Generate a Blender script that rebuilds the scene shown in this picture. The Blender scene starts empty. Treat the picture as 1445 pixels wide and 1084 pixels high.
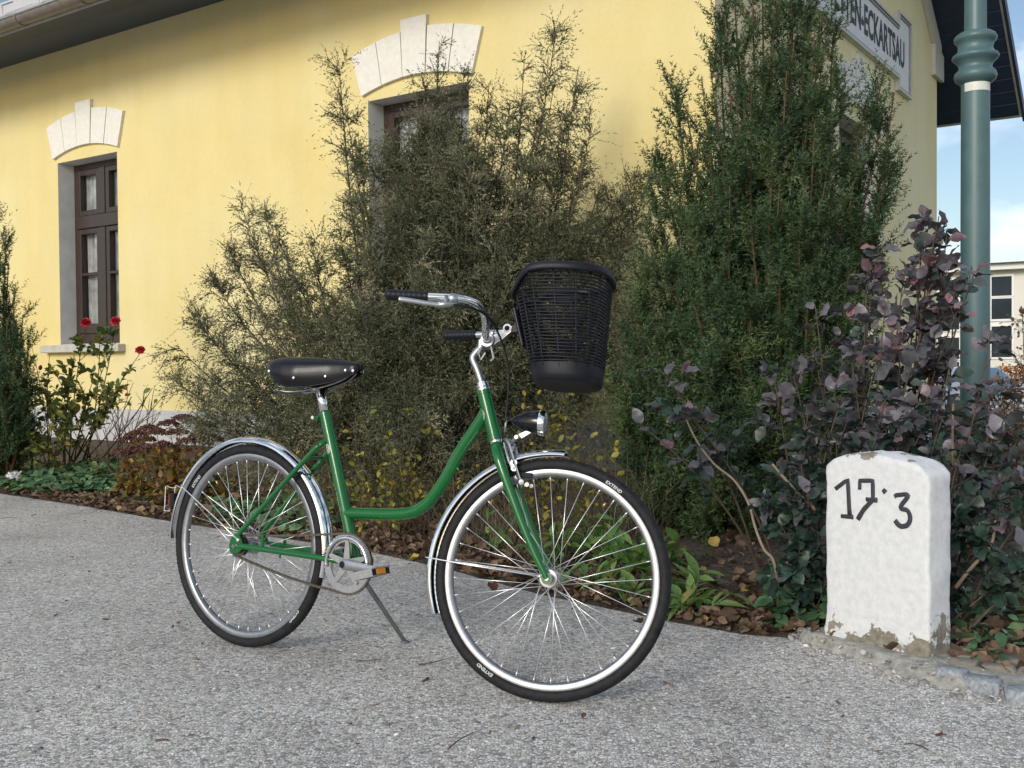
import bpy, math, random
import numpy as np
from mathutils import Matrix, Vector

# ---------------------------------------------------------------- camera, light
scene = bpy.context.scene
COL = scene.collection
RAD = math.radians
FPX, IW, IH = 1467.3, 1445.0, 1084.0          # focal length in photo pixels, photo size
PITCH, ROLL, EYE = -0.02029, -0.007944, 0.9733

cam_r0 = Vector((1, 0, 0)); cam_f = Vector((0, math.cos(PITCH), math.sin(PITCH))); cam_u0 = Vector((0, -math.sin(PITCH), math.cos(PITCH)))
cam_r = math.cos(ROLL) * cam_r0 + math.sin(ROLL) * cam_u0
cam_u = -math.sin(ROLL) * cam_r0 + math.cos(ROLL) * cam_u0
cd = bpy.data.cameras.new('camera'); cam = bpy.data.objects.new('camera', cd); COL.objects.link(cam)
cam.matrix_world = Matrix(((cam_r.x, cam_u.x, -cam_f.x, 0), (cam_r.y, cam_u.y, -cam_f.y, 0), (cam_r.z, cam_u.z, -cam_f.z, EYE), (0, 0, 0, 1)))
cd.sensor_width = 36; cd.sensor_fit = 'HORIZONTAL'; cd.lens = FPX / IW * 36; cd.clip_end = 3000; cd.clip_start = 0.05
scene.camera = cam

SUN_EL, SUN_AZ = RAD(22), math.atan2(-0.52, -0.85)   # azimuth measured from +Y towards +X
sun_dir = Vector((math.sin(SUN_AZ) * math.cos(SUN_EL), math.cos(SUN_AZ) * math.cos(SUN_EL), math.sin(SUN_EL)))
sd = bpy.data.lights.new('sun', 'SUN'); so = bpy.data.objects.new('sun', sd); COL.objects.link(so)
sd.energy = 1.5; sd.angle = RAD(18); sd.color = (1.0, 0.95, 0.87)
so.rotation_euler = sun_dir.to_track_quat('Z', 'Y').to_euler()

world = bpy.data.worlds.new("World"); scene.world = world; world.use_nodes = True
nt = world.node_tree; nt.nodes.clear()
def N(tree, typ, **kw):
    n = tree.nodes.new(typ)
    for k, v in kw.items():
        if k.startswith('i_'):
            key = k[2:]; key = int(key) if key.isdigit() else key.replace('_', ' ')
            n.inputs[key].default_value = v
        else: setattr(n, k, v)
    return n
def ramp(tree, stops, interp='LINEAR'):
    n = tree.nodes.new('ShaderNodeValToRGB'); n.color_ramp.interpolation = interp
    e = n.color_ramp.elements
    while len(e) < len(stops): e.new(0.5)
    for i, (p, c) in enumerate(stops):
        e[i].position = p; e[i].color = (*c, 1) if len(c) == 3 else c
    return n
sky = N(nt, 'ShaderNodeTexSky', sky_type='NISHITA', sun_disc=False, sun_elevation=SUN_EL, sun_rotation=SUN_AZ, air_density=1.0, dust_density=1.2, ozone_density=1.0)
tc = N(nt, 'ShaderNodeTexCoord'); mp = N(nt, 'ShaderNodeMapping'); mp.inputs['Scale'].default_value = (1, 1, 2.2); mp.inputs['Location'].default_value = (0.15, 0.75, 0.42)
no = N(nt, 'ShaderNodeTexNoise', i_Scale=3.4, i_Detail=7.0, i_Roughness=0.55)
rp = ramp(nt, [(0.46, (0, 0, 0)), (0.64, (1, 1, 1))])
mx = N(nt, 'ShaderNodeMix', data_type='RGBA'); mx.inputs[7].default_value = (7.0, 7.15, 7.5, 1)
gain = N(nt, 'ShaderNodeVectorMath', operation='SCALE'); gain.inputs['Scale'].default_value = 0.62
bg = N(nt, 'ShaderNodeBackground', i_Strength=0.15); wo = N(nt, 'ShaderNodeOutputWorld')
L = nt.links.new
L(tc.outputs['Generated'], mp.inputs['Vector']); L(mp.outputs[0], no.inputs['Vector']); L(no.outputs['Fac'], rp.inputs[0])
no2 = N(nt, 'ShaderNodeTexNoise', i_Scale=5.5, i_Detail=5.0, i_Roughness=0.55); cr2 = ramp(nt, [(0.36, (4.4, 4.9, 5.8)), (0.62, (7.0, 7.2, 7.5))]); L(mp.outputs[0], no2.inputs['Vector']); L(no2.outputs['Fac'], cr2.inputs[0]); L(cr2.outputs[0], mx.inputs[7])
L(rp.outputs[0], mx.inputs[0]); L(sky.outputs[0], gain.inputs[0]); L(gain.outputs[0], mx.inputs[6]); L(mx.outputs[2], bg.inputs[0]); L(bg.outputs[0], wo.inputs[0])

scene.view_settings.view_transform = 'Standard'; scene.view_settings.look = 'None'
scene.view_settings.exposure = 0.53; scene.view_settings.gamma = 1.0; scene.view_settings.use_curve_mapping = False
scene.cycles.max_bounces = 7; scene.cycles.diffuse_bounces = 3; scene.cycles.glossy_bounces = 4; scene.cycles.transparent_max_bounces = 16

# ---------------------------------------------------------------- helpers
rng = np.random.default_rng(7); random.seed(7)
EYEV = np.array([0, 0, EYE]); CR, CU, CF = (np.array(v) for v in (cam_r, cam_u, cam_f))
def P(x, y, Y):
    """world point that the photo shows at pixel x, y and that stands Y metres in front"""
    d = CF * FPX + CR * (x - IW / 2) - CU * (y - IH / 2); return EYEV + d / d[1] * Y
def tag(o, label=None, cat=None, group=None, kind=None):
    if label: o['label'] = label
    if cat: o['category'] = cat
    if group: o['group'] = group
    if kind: o['kind'] = kind
    return o
def empty(name, mat=None, parent=None):
    o = bpy.data.objects.new(name, None); COL.objects.link(o); o.empty_display_size = 0.1
    if parent: o.parent = parent
    if mat is not None: o.matrix_local = mat
    return o
def link(name, me, parent=None, mat=None):
    o = bpy.data.objects.new(name, me); COL.objects.link(o)
    if parent: o.parent = parent
    if mat is not None: o.matrix_local = mat
    return o
def unit(v): v = np.asarray(v, float); return v / (np.linalg.norm(v, axis=-1, keepdims=True) + 1e-12)
class MB:
    """collects simple shapes into one mesh"""
    def __init__(s): s.v = []; s.f = []
    def add(s, V, F):
        b = len(s.v); s.v += [tuple(map(float, p)) for p in V]; s.f += [tuple(int(i) + b for i in f) for f in F]; return s
    def box(s, x0, x1, y0, y1, z0, z1, bev=0.0):
        if bev <= 0:
            V = [(x, y, z) for z in (z0, z1) for y in (y0, y1) for x in (x0, x1)]
            return s.add(V, [(0, 2, 3, 1), (4, 5, 7, 6), (0, 1, 5, 4), (2, 6, 7, 3), (0, 4, 6, 2), (1, 3, 7, 5)])
        b = bev; ring = [(x0 + b, y0), (x1 - b, y0), (x1, y0 + b), (x1, y1 - b), (x1 - b, y1), (x0 + b, y1), (x0, y1 - b), (x0, y0 + b)]
        cx, cy = (x0 + x1) / 2, (y0 + y1) / 2
        ins = [(cx + (px - cx) * (1 - 2 * b / max(x1 - x0, 1e-6)), cy + (py - cy) * (1 - 2 * b / max(y1 - y0, 1e-6))) for px, py in ring]
        V = [(*p, z0) for p in ins] + [(*p, z0 + b) for p in ring] + [(*p, z1 - b) for p in ring] + [(*p, z1) for p in ins]
        F = [tuple(range(7, -1, -1)), tuple(range(24, 32))]
        for k in range(3):
            for i in range(8): F.append((k * 8 + i, k * 8 + (i + 1) % 8, k * 8 + 8 + (i + 1) % 8, k * 8 + 8 + i))
        return s.add(V, F)
    def tube(s, path, r, n=10, caps=True, closed=False, flat=1.0):
        path = np.asarray(path, float); K = len(path); r = np.broadcast_to(np.asarray(r, float), (K,))
        if closed: T = unit(np.roll(path, -1, 0) - np.roll(path, 1, 0))
        else: T = unit(np.gradient(path, axis=0))
        ref = np.array([0, 0, 1.0]) if abs(T[0][2]) < 0.9 else np.array([0, 1.0, 0])
        V = []; u = unit(np.cross(T[0], ref))
        for k in range(K):
            u = unit(u - T[k] * (u @ T[k])); w = np.cross(T[k], u)
            for i in range(n):
                a = 2 * math.pi * i / n; V.append(path[k] + r[k] * (math.cos(a) * u * flat + math.sin(a) * w))
        F = []
        for k in range(K if closed else K - 1):
            k2 = (k + 1) % K
            for i in range(n): F.append((k * n + i, k * n + (i + 1) % n, k2 * n + (i + 1) % n, k2 * n + i))
        if caps and not closed: F += [tuple(range(n - 1, -1, -1)), tuple(range((K - 1) * n, K * n))]
        return s.add(V, F)
    def lathe(s, c, axis, prof, n=24, a0=0, a1=2 * math.pi, u=None):
        """prof: (distance along axis, radius)"""
        c = np.asarray(c, float); axis = unit(axis)
        ref = np.array([0, 0, 1.0]) if abs(axis[2]) < 0.9 else np.array([1.0, 0, 0])
        if u is None: u = unit(np.cross(axis, ref))
        w = np.cross(axis, u); full = abs(a1 - a0 - 2 * math.pi) < 1e-6; m = n if full else n + 1
        V = [c + axis * h + r * (math.cos(a0 + (a1 - a0) * i / n) * u + math.sin(a0 + (a1 - a0) * i / n) * w) for h, r in prof for i in range(m)]
        F = []
        for k in range(len(prof) - 1):
            for i in range(n): F.append((k * m + i, k * m + (i + 1) % m, (k + 1) * m + (i + 1) % m, (k + 1) * m + i))
        return s.add(V, F)
    def prism(s, poly, z0, z1, fr=None):
        """polygon in local x, y pushed from z0 to z1; fr maps (x,y,z) to the target space"""
        fr = fr or (lambda x, y, z: (x, y, z)); n = len(poly)
        V = [fr(x, y, z0) for x, y in poly] + [fr(x, y, z1) for x, y in poly]
        F = [tuple(range(n - 1, -1, -1)), tuple(range(n, 2 * n))] + [(i, (i + 1) % n, n + (i + 1) % n, n + i) for i in range(n)]
        return s.add(V, F)
    def mesh(s, name, mat, smooth=False):
        me = bpy.data.meshes.new(name); me.from_pydata(s.v, [], s.f)
        me.materials.append(mat)
        if smooth:
            me.shade_smooth()
            if smooth is not True: me.set_sharp_from_angle(angle=RAD(smooth))
        me.update(); return me
    def build(s, name, mat, parent=None, smooth=False, m=None): return link(name, s.mesh(name, mat, smooth), parent, m)
def spline(pts, n=8):
    """Catmull-Rom through points"""
    p = np.asarray(pts, float); p = np.vstack([2 * p[0] - p[1], p, 2 * p[-1] - p[-2]]); out = []
    for i in range(1, len(p) - 2):
        for t in np.linspace(0, 1, n, endpoint=False):
            a, b, c, d = p[i - 1], p[i], p[i + 1], p[i + 2]
            out.append(0.5 * (2 * b + (c - a) * t + (2 * a - 5 * b + 4 * c - d) * t ** 2 + (3 * b - a - 3 * c + d) * t ** 3))
    out.append(p[-2]); return np.array(out)
def np_mesh(name, V, polys, mat, tint=None, smooth=False):
    """fast mesh from arrays; polys: list of (M,k) index arrays"""
    me = bpy.data.meshes.new(name); V = np.asarray(V, np.float32); me.vertices.add(len(V)); me.vertices.foreach_set('co', V.ravel())
    idx = np.concatenate([np.asarray(p).ravel() for p in polys]).astype(np.int32)
    cnt = np.concatenate([np.full(len(p), p.shape[1], np.int32) for p in polys]); st = np.concatenate([[0], np.cumsum(cnt)[:-1]]).astype(np.int32)
    me.loops.add(len(idx)); me.loops.foreach_set('vertex_index', idx); me.polygons.add(len(cnt)); me.polygons.foreach_set('loop_start', st)
    me.polygons.foreach_set('use_smooth', np.full(len(cnt), bool(smooth)))
    me.update(calc_edges=True)
    if tint is not None:
        at = me.attributes.new('tint', 'FLOAT', 'POINT'); at.data.foreach_set('value', np.asarray(tint, np.float32))
    me.materials.append(mat); return me
def text_mesh(body, size=1.0, offset=0.0, align='CENTER', spacing=1.0):
    cu = bpy.data.curves.new('lettering', 'FONT'); cu.body = body; cu.size = size; cu.offset = offset; cu.align_x = align; cu.space_character = spacing; cu.resolution_u = 3
    o = bpy.data.objects.new('lettering', cu); COL.objects.link(o); bpy.context.view_layer.update()
    me = bpy.data.meshes.new_from_object(o.evaluated_get(bpy.context.evaluated_depsgraph_get()))
    V = np.array([v.co[:] for v in me.vertices]); F = [tuple(p.vertices) for p in me.polygons]
    bpy.data.objects.remove(o); bpy.data.curves.remove(cu); bpy.data.meshes.remove(me); return V, F

# ---------------------------------------------------------------- materials
def mat_new(name):
    m = bpy.data.materials.new(name); m.use_nodes = True; t = m.node_tree; t.nodes.clear()
    out = t.nodes.new('ShaderNodeOutputMaterial'); b = t.nodes.new('ShaderNodeBsdfPrincipled'); t.links.new(b.outputs[0], out.inputs[0]); return m, t, b, out
def coords(t, kind='Object', scale=(1, 1, 1)):
    c = t.nodes.new('ShaderNodeTexCoord'); mp = t.nodes.new('ShaderNodeMapping'); mp.inputs['Scale'].default_value = scale
    t.links.new(c.outputs[kind], mp.inputs[0]); return mp.outputs[0]
def bump(t, b, h, strength=0.3, dist=0.01):
    n = N(t, 'ShaderNodeBump', i_Strength=strength, i_Distance=dist); t.links.new(h, n.inputs['Height']); t.links.new(n.outputs[0], b.inputs['Normal']); return n
def paint(name, col, rough=0.4, metal=0.0, var=0.15, scale=30, bs=0.1, bd=0.002, coat=0.0, spec=0.5, col2=None, rvar=0.1, kind='Object'):
    m, t, b, out = mat_new(name); v = coords(t, kind)
    n = N(t, 'ShaderNodeTexNoise', i_Scale=scale, i_Detail=5.0, i_Roughness=0.6); t.links.new(v, n.inputs['Vector'])
    c1 = tuple(c * (1 - var) for c in col); c2 = col2 or tuple(min(1, c * (1 + var)) for c in col)
    r = ramp(t, [(0.3, c1), (0.7, c2)]); t.links.new(n.outputs['Fac'], r.inputs[0]); t.links.new(r.outputs[0], b.inputs['Base Color'])
    rr = N(t, 'ShaderNodeMapRange', i_3=max(0.02, rough - rvar), i_4=min(1, rough + rvar)); t.links.new(n.outputs['Fac'], rr.inputs[0]); t.links.new(rr.outputs[0], b.inputs['Roughness'])
    b.inputs['Metallic'].default_value = metal; b.inputs['Specular IOR Level'].default_value = spec; b.inputs['Coat Weight'].default_value = coat; b.inputs['Coat Roughness'].default_value = 0.06
    if bs > 0: bump(t, b, n.outputs['Fac'], bs, bd)
    return m
def foliage(name, stops, rough=0.55, spec=0.3, trans=0.25, rand=False, grain=40.0):
    """leaf colours along the point attribute tint (or the object's random value), thin leaves let light through"""
    m, t, b, out = mat_new(name)
    if rand: src = N(t, 'ShaderNodeObjectInfo').outputs['Random']
    else: src = N(t, 'ShaderNodeAttribute', attribute_name='tint').outputs['Fac']
    r = ramp(t, stops); t.links.new(src, r.inputs[0])
    v = coords(t); n = N(t, 'ShaderNodeTexNoise', i_Scale=grain, i_Detail=3.0); t.links.new(v, n.inputs['Vector'])
    hs = N(t, 'ShaderNodeHueSaturation'); mr = N(t, 'ShaderNodeMapRange', i_1=0.3, i_2=0.7, i_3=0.7, i_4=1.3); t.links.new(n.outputs['Fac'], mr.inputs[0]); t.links.new(mr.outputs[0], hs.inputs['Value']); t.links.new(r.outputs[0], hs.inputs['Color'])
    t.links.new(hs.outputs[0], b.inputs['Base Color']); b.inputs['Roughness'].default_value = rough; b.inputs['Specular IOR Level'].default_value = spec
    if trans > 0:
        tr = N(t, 'ShaderNodeBsdfTranslucent'); t.links.new(hs.outputs[0], tr.inputs[0]); ms = N(t, 'ShaderNodeMixShader', i_0=trans)
        t.links.new(b.outputs[0], ms.inputs[1]); t.links.new(tr.outputs[0], ms.inputs[2]); t.links.new(ms.outputs[0], out.inputs[0])
    return m

M = {}
M['green'] = paint('green_enamel', (0.0015, 0.105, 0.020), 0.26, 0.0, 0.06, 14, 0.02, 0.001, coat=0.45, spec=0.4)
M['chrome'] = paint('chrome', (0.78, 0.79, 0.80), 0.10, 1.0, 0.05, 25, 0.03, 0.001, rvar=0.05)
M['alu'] = paint('brushed_aluminium', (0.40, 0.41, 0.425), 0.44, 1.0, 0.1, 60, 0.05, 0.0005)
M['rim'] = paint('silver_rim', (0.33, 0.34, 0.36), 0.38, 1.0, 0.08, 60, 0.05, 0.0005)
M['steel'] = paint('dull_steel', (0.30, 0.30, 0.31), 0.42, 1.0, 0.2, 60, 0.1, 0.0005)
M['spoke'] = paint('bright_spoke_steel', (0.86, 0.87, 0.88), 0.30, 0.85, 0.05, 60, 0.0)
M['chain'] = paint('oiled_chain_steel', (0.13, 0.115, 0.10), 0.45, 0.8, 0.4, 200, 0.1, 0.0005)
M['rubber'] = paint('tyre_rubber', (0.010, 0.011, 0.014), 0.66, 0.0, 0.35, 45, 0.25, 0.0008, col2=(0.022, 0.0225, 0.025), spec=0.22)
M['plastic'] = paint('black_plastic', (0.007, 0.008, 0.013), 0.46, 0.0, 0.2, 60, 0.08, 0.0006, spec=0.28)
M['leather'] = paint('black_leather', (0.006, 0.0065, 0.010), 0.36, 0.0, 0.3, 140, 0.12, 0.0006, coat=0.06, spec=0.3)
M['black_gloss'] = paint('black_lacquer', (0.005, 0.006, 0.010), 0.2, 0.0, 0.1, 30, 0.0, coat=0.2, spec=0.35)
M['white_print'] = paint('white_print', (0.62, 0.62, 0.62), 0.6, 0.0, 0.2, 200, 0.0)
M['badge'] = paint('silver_badge', (0.50, 0.56, 0.50), 0.35, 0.3, 0.2, 300, 0.0)
M['orange'] = paint('orange_reflector', (0.85, 0.27, 0.01), 0.25, 0.0, 0.12, 400, 0.2, 0.0004, coat=0.5)
M['red_lens'] = paint('red_lens', (0.26, 0.010, 0.016), 0.2, 0.0, 0.15, 300, 0.2, 0.0004, coat=0.6)
M['brass'] = paint('brass', (0.62, 0.45, 0.18), 0.3, 1.0, 0.1, 50, 0.0)
M['clear_lens'] = paint('lamp_lens', (0.55, 0.58, 0.60), 0.08, 0.6, 0.15, 220, 0.25, 0.001, coat=1.0)
M['post'] = paint('teal_post_paint', (0.070, 0.132, 0.140), 0.42, 0.0, 0.12, 9, 0.06, 0.002)
M['sticker'] = paint('pale_sticker', (0.60, 0.62, 0.58), 0.5, 0.0, 0.15, 25, 0.0)
M['stucco_white'] = paint('white_stone_paint', (0.73, 0.72, 0.67), 0.8, 0.0, 0.07, 22, 0.15, 0.004)
M['trim_grey'] = paint('pale_trim_paint', (0.56, 0.56, 0.53), 0.7, 0.0, 0.08, 8, 0.1, 0.003)
M['reveal'] = paint('grey_reveal_paint', (0.78, 0.78, 0.75), 0.8, 0.0, 0.1, 6, 0.12, 0.003)
M['plinth'] = paint('grey_plinth_render', (0.46, 0.46, 0.46), 0.85, 0.0, 0.15, 7, 0.2, 0.004)
M['sill'] = paint('sill_stone', (0.46, 0.45, 0.40), 0.8, 0.0, 0.15, 12, 0.2, 0.004)
M['soffit'] = paint('grey_soffit_paint', (0.060, 0.078, 0.115), 0.6, 0.0, 0.1, 6, 0.05, 0.002)
M['navy'] = paint('dark_navy_boards', (0.010, 0.022, 0.058), 0.5, 0.0, 0.25, 12, 0.1, 0.003)
M['gutter'] = paint('weathered_gutter_metal', (0.19, 0.165, 0.145), 0.5, 0.35, 0.25, 14, 0.1, 0.002)
M['tile'] = paint('pale_roof_tile', (0.50, 0.49, 0.47), 0.75, 0.0, 0.15, 8, 0.2, 0.003)
M['brown_frame'] = paint('dark_brown_wood', (0.040, 0.026, 0.020), 0.38, 0.0, 0.25, 30, 0.15, 0.001)
M['sign_white'] = paint('white_sign_board', (0.70, 0.71, 0.72), 0.6, 0.0, 0.06, 8, 0.05, 0.002)
M['sign_frame'] = paint('grey_sign_frame', (0.30, 0.31, 0.32), 0.6, 0.0, 0.1, 10, 0.05, 0.002)
M['sign_ink'] = paint('dark_lettering', (0.018, 0.018, 0.026), 0.6, 0.0, 0.1, 20, 0.0)
M['numeral'] = paint('numeral_paint', (0.030, 0.032, 0.042), 0.65, 0.0, 0.35, 60, 0.0)
M['bark'] = paint('grey_brown_bark', (0.085, 0.062, 0.045), 0.85, 0.0, 0.4, 50, 0.4, 0.004)
M['red_bark'] = paint('red_brown_twig', (0.13, 0.060, 0.032), 0.8, 0.0, 0.3, 50, 0.2, 0.002)
M['cane'] = paint('pale_cane_bark', (0.24, 0.18, 0.13), 0.8, 0.0, 0.25, 50, 0.2, 0.002)
M['thorn'] = paint('rose_cane', (0.075, 0.042, 0.028), 0.75, 0.0, 0.3, 50, 0.2, 0.002)
M['paper'] = paint('white_paper', (0.52, 0.53, 0.53), 0.8, 0.0, 0.05, 30, 0.1, 0.002)
M['concrete'] = paint('mossy_concrete', (0.26, 0.248, 0.205), 0.92, 0.0, 0.25, 30, 0.8, 0.010, col2=(0.46, 0.445, 0.40))
M['sett'] = paint('blue_granite', (0.21, 0.235, 0.26), 0.8, 0.0, 0.3, 90, 0.8, 0.006, col2=(0.38, 0.41, 0.44))
M['sett_brown'] = paint('worn_sandstone', (0.20, 0.18, 0.15), 0.85, 0.0, 0.2, 50, 0.5, 0.006)
M['far_wall'] = paint('cream_far_render', (0.72, 0.69, 0.62), 0.85, 0.0, 0.05, 1.5, 0.1, 0.003)
M['far_roof'] = paint('grey_far_roof', (0.22, 0.22, 0.23), 0.7, 0.0, 0.1, 3, 0.0)
M['far_white'] = paint('white_window_frame', (0.78, 0.78, 0.77), 0.5, 0.0, 0.04, 5, 0.0)
M['car_paint'] = paint('pale_car_paint', (0.60, 0.63, 0.66), 0.25, 0.0, 0.03, 3, 0.0, coat=0.8)
M['earth'] = paint('ground_earth', (0.13, 0.125, 0.085), 0.95, 0.0, 0.3, 1.2, 0.4, 0.02, col2=(0.12, 0.16, 0.06))
M['bloom'] = paint('red_petal', (0.42, 0.006, 0.024), 0.55, 0.0, 0.4, 60, 0.0)

def glass_mat():
    m, t, b, out = mat_new('window_glass'); t.nodes.remove(b)
    g = N(t, 'ShaderNodeBsdfGlossy', i_Roughness=0.02); tr = N(t, 'ShaderNodeBsdfTransparent'); tr.inputs[0].default_value = (0.88, 0.90, 0.90, 1)
    v = coords(t); n = N(t, 'ShaderNodeTexNoise', i_Scale=2.5, i_Detail=2.0); t.links.new(v, n.inputs['Vector']); bp = N(t, 'ShaderNodeBump', i_Strength=0.05, i_Distance=0.02); t.links.new(n.outputs['Fac'], bp.inputs['Height']); t.links.new(bp.outputs[0], g.inputs['Normal'])
    fr = N(t, 'ShaderNodeFresnel', i_IOR=1.7); ms = N(t, 'ShaderNodeMixShader'); t.links.new(fr.outputs[0], ms.inputs[0]); t.links.new(tr.outputs[0], ms.inputs[1]); t.links.new(g.outputs[0], ms.inputs[2]); t.links.new(ms.outputs[0], out.inputs[0]); return m
M['glass'] = glass_mat()
M['curtain'] = foliage('white_lace_curtain', [(0, (0.60, 0.62, 0.62)), (1, (0.72, 0.73, 0.72))], 0.9, 0.1, 0.4, True, 9)
M['dark_room'] = paint('dim_room', (0.08, 0.075, 0.07), 0.9, 0.0, 0.2, 2, 0.0)
M['dark_glass'] = paint('dark_far_glass', (0.025, 0.035, 0.045), 0.06, 0.0, 0.2, 0.6, 0.0, spec=0.8)
M['car_glass'] = paint('blue_car_glass', (0.10, 0.17, 0.26), 0.05, 0.0, 0.1, 1.0, 0.0, spec=1.0, coat=1.0)

def plaster(name, stops):
    m, t, b, out = mat_new(name); v = coords(t)
    big = N(t, 'ShaderNodeTexNoise', i_Scale=0.55, i_Detail=6.0, i_Roughness=0.62); t.links.new(v, big.inputs['Vector'])
    r = ramp(t, stops); t.links.new(big.outputs['Fac'], r.inputs[0])
    vs = coords(t, 'Object', (3.2, 3.2, 1.1)); st = N(t, 'ShaderNodeTexNoise', i_Scale=1.0, i_Detail=4.0); t.links.new(vs, st.inputs['Vector'])
    fine = N(t, 'ShaderNodeTexNoise', i_Scale=26.0, i_Detail=6.0, i_Roughness=0.7); t.links.new(v, fine.inputs['Vector'])
    mm = N(t, 'ShaderNodeMath', operation='ADD'); t.links.new(st.outputs['Fac'], mm.inputs[0]); t.links.new(fine.outputs['Fac'], mm.inputs[1])
    mr = N(t, 'ShaderNodeMapRange', i_1=0.6, i_2=1.4, i_3=0.93, i_4=1.06); t.links.new(mm.outputs[0], mr.inputs[0])
    hs = N(t, 'ShaderNodeHueSaturation'); t.links.new(mr.outputs[0], hs.inputs['Value']); t.links.new(r.outputs[0], hs.inputs['Color']); t.links.new(hs.outputs[0], b.inputs['Base Color'])
    b.inputs['Roughness'].default_value = 0.9; b.inputs['Specular IOR Level'].default_value = 0.2
    bump(t, b, mm.outputs[0], 0.25, 0.006); return m
M['plaster'] = plaster('yellow_plaster', [(0.28, (0.68, 0.55, 0.225)), (0.52, (0.71, 0.615, 0.31)), (0.75, (0.73, 0.655, 0.395))])
M['plaster_lit'] = plaster('yellow_plaster_lit', [(0.28, (0.74, 0.65, 0.37)), (0.52, (0.77, 0.69, 0.44)), (0.75, (0.79, 0.73, 0.52))])  # same plaster as the front, the gable's paler light mixed into the colour

def asphalt():
    m, t, b, out = mat_new('exposed_aggregate_asphalt'); v = coords(t, 'Object')
    wn = N(t, 'ShaderNodeTexNoise', i_Scale=60.0, i_Detail=2.0); t.links.new(v, wn.inputs['Vector'])
    add = N(t, 'ShaderNodeVectorMath', operation='MULTIPLY_ADD'); add.inputs[1].default_value = (0.008, 0.008, 0.008); t.links.new(wn.outputs['Color'], add.inputs[0]); t.links.new(v, add.inputs[2])
    vo = N(t, 'ShaderNodeTexVoronoi', i_Scale=100.0, i_Randomness=1.0); t.links.new(add.outputs[0], vo.inputs['Vector'])
    ed = N(t, 'ShaderNodeTexVoronoi', feature='DISTANCE_TO_EDGE', i_Scale=100.0); t.links.new(add.outputs[0], ed.inputs['Vector'])
    sep = N(t, 'ShaderNodeSeparateColor'); t.links.new(vo.outputs['Color'], sep.inputs[0])
    col = ramp(t, [(0.0, (0.25, 0.242, 0.233)), (0.22, (0.48, 0.465, 0.44)), (0.48, (0.63, 0.605, 0.565)), (0.62, (0.68, 0.61, 0.52)), (0.74, (0.76, 0.74, 0.70)), (0.93, (0.80, 0.79, 0.77)), (1.0, (0.85, 0.84, 0.82))]); t.links.new(sep.outputs[0], col.inputs[0])
    eg = ramp(t, [(0.0, (0, 0, 0)), (0.12, (1, 1, 1))]); t.links.new(ed.outputs['Distance'], eg.inputs[0])
    big = N(t, 'ShaderNodeTexNoise', i_Scale=1.3, i_Detail=9.0, i_Roughness=0.68); t.links.new(v, big.inputs['Vector'])
    br = ramp(t, [(0.30, (0.66, 0.655, 0.645)), (0.45, (0.93, 0.93, 0.925)), (0.70, (1.14, 1.135, 1.12))]); t.links.new(big.outputs['Fac'], br.inputs[0])
    mx = N(t, 'ShaderNodeMix', data_type='RGBA'); mx.inputs[6].default_value = (0.24, 0.228, 0.21, 1); t.links.new(eg.outputs[0], mx.inputs[0]); t.links.new(col.outputs[0], mx.inputs[7])
    v2 = N(t, 'ShaderNodeTexVoronoi', i_Scale=38.0, i_Randomness=1.0); t.links.new(add.outputs[0], v2.inputs['Vector']); s2 = N(t, 'ShaderNodeSeparateColor'); t.links.new(v2.outputs['Color'], s2.inputs[0])
    near = ramp(t, [(0.26, (1, 1, 1)), (0.32, (0, 0, 0))]); t.links.new(v2.outputs['Distance'], near.inputs[0]); pick = ramp(t, [(0.48, (0, 0, 0)), (0.50, (1, 1, 1))]); t.links.new(s2.outputs[0], pick.inputs[0]); ml = N(t, 'ShaderNodeMath', operation='MULTIPLY'); t.links.new(near.outputs[0], ml.inputs[0]); t.links.new(pick.outputs[0], ml.inputs[1])
    c2 = ramp(t, [(0.0, (0.30, 0.29, 0.28)), (0.4, (0.55, 0.50, 0.42)), (0.7, (0.66, 0.65, 0.63)), (1.0, (0.84, 0.83, 0.81))]); t.links.new(s2.outputs[1], c2.inputs[0]); m2 = N(t, 'ShaderNodeMix', data_type='RGBA'); t.links.new(ml.outputs[0], m2.inputs[0]); t.links.new(mx.outputs[2], m2.inputs[6]); t.links.new(c2.outputs[0], m2.inputs[7]); mx = m2
    mu = N(t, 'ShaderNodeMix', data_type='RGBA', blend_type='MULTIPLY', i_0=1.0); t.links.new(mx.outputs[2], mu.inputs[6]); t.links.new(br.outputs[0], mu.inputs[7]); t.links.new(mu.outputs[2], b.inputs['Base Color'])
    b.inputs['Roughness'].default_value = 0.75; b.inputs['Specular IOR Level'].default_value = 0.35
    hh = N(t, 'ShaderNodeMath', operation='MULTIPLY_ADD', i_1=0.7); t.links.new(eg.outputs[0], hh.inputs[0]); t.links.new(sep.outputs[1], hh.inputs[2])
    bump(t, b, hh.outputs[0], 0.75, 0.004); return m
M['asphalt'] = asphalt()

def soil():
    m, t, b, out = mat_new('dark_mulch_soil'); v = coords(t)
    n = N(t, 'ShaderNodeTexNoise', i_Scale=28.0, i_Detail=8.0, i_Roughness=0.7); t.links.new(v, n.inputs['Vector'])
    r = ramp(t, [(0.30, (0.035, 0.027, 0.021)), (0.52, (0.090, 0.068, 0.050)), (0.70, (0.18, 0.135, 0.098)), (0.85, (0.28, 0.24, 0.19))]); t.links.new(n.outputs['Fac'], r.inputs[0]); t.links.new(r.outputs[0], b.inputs['Base Color'])
    b.inputs['Roughness'].default_value = 0.95; bump(t, b, n.outputs['Fac'], 0.9, 0.03); return m
M['soil'] = soil()

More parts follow.
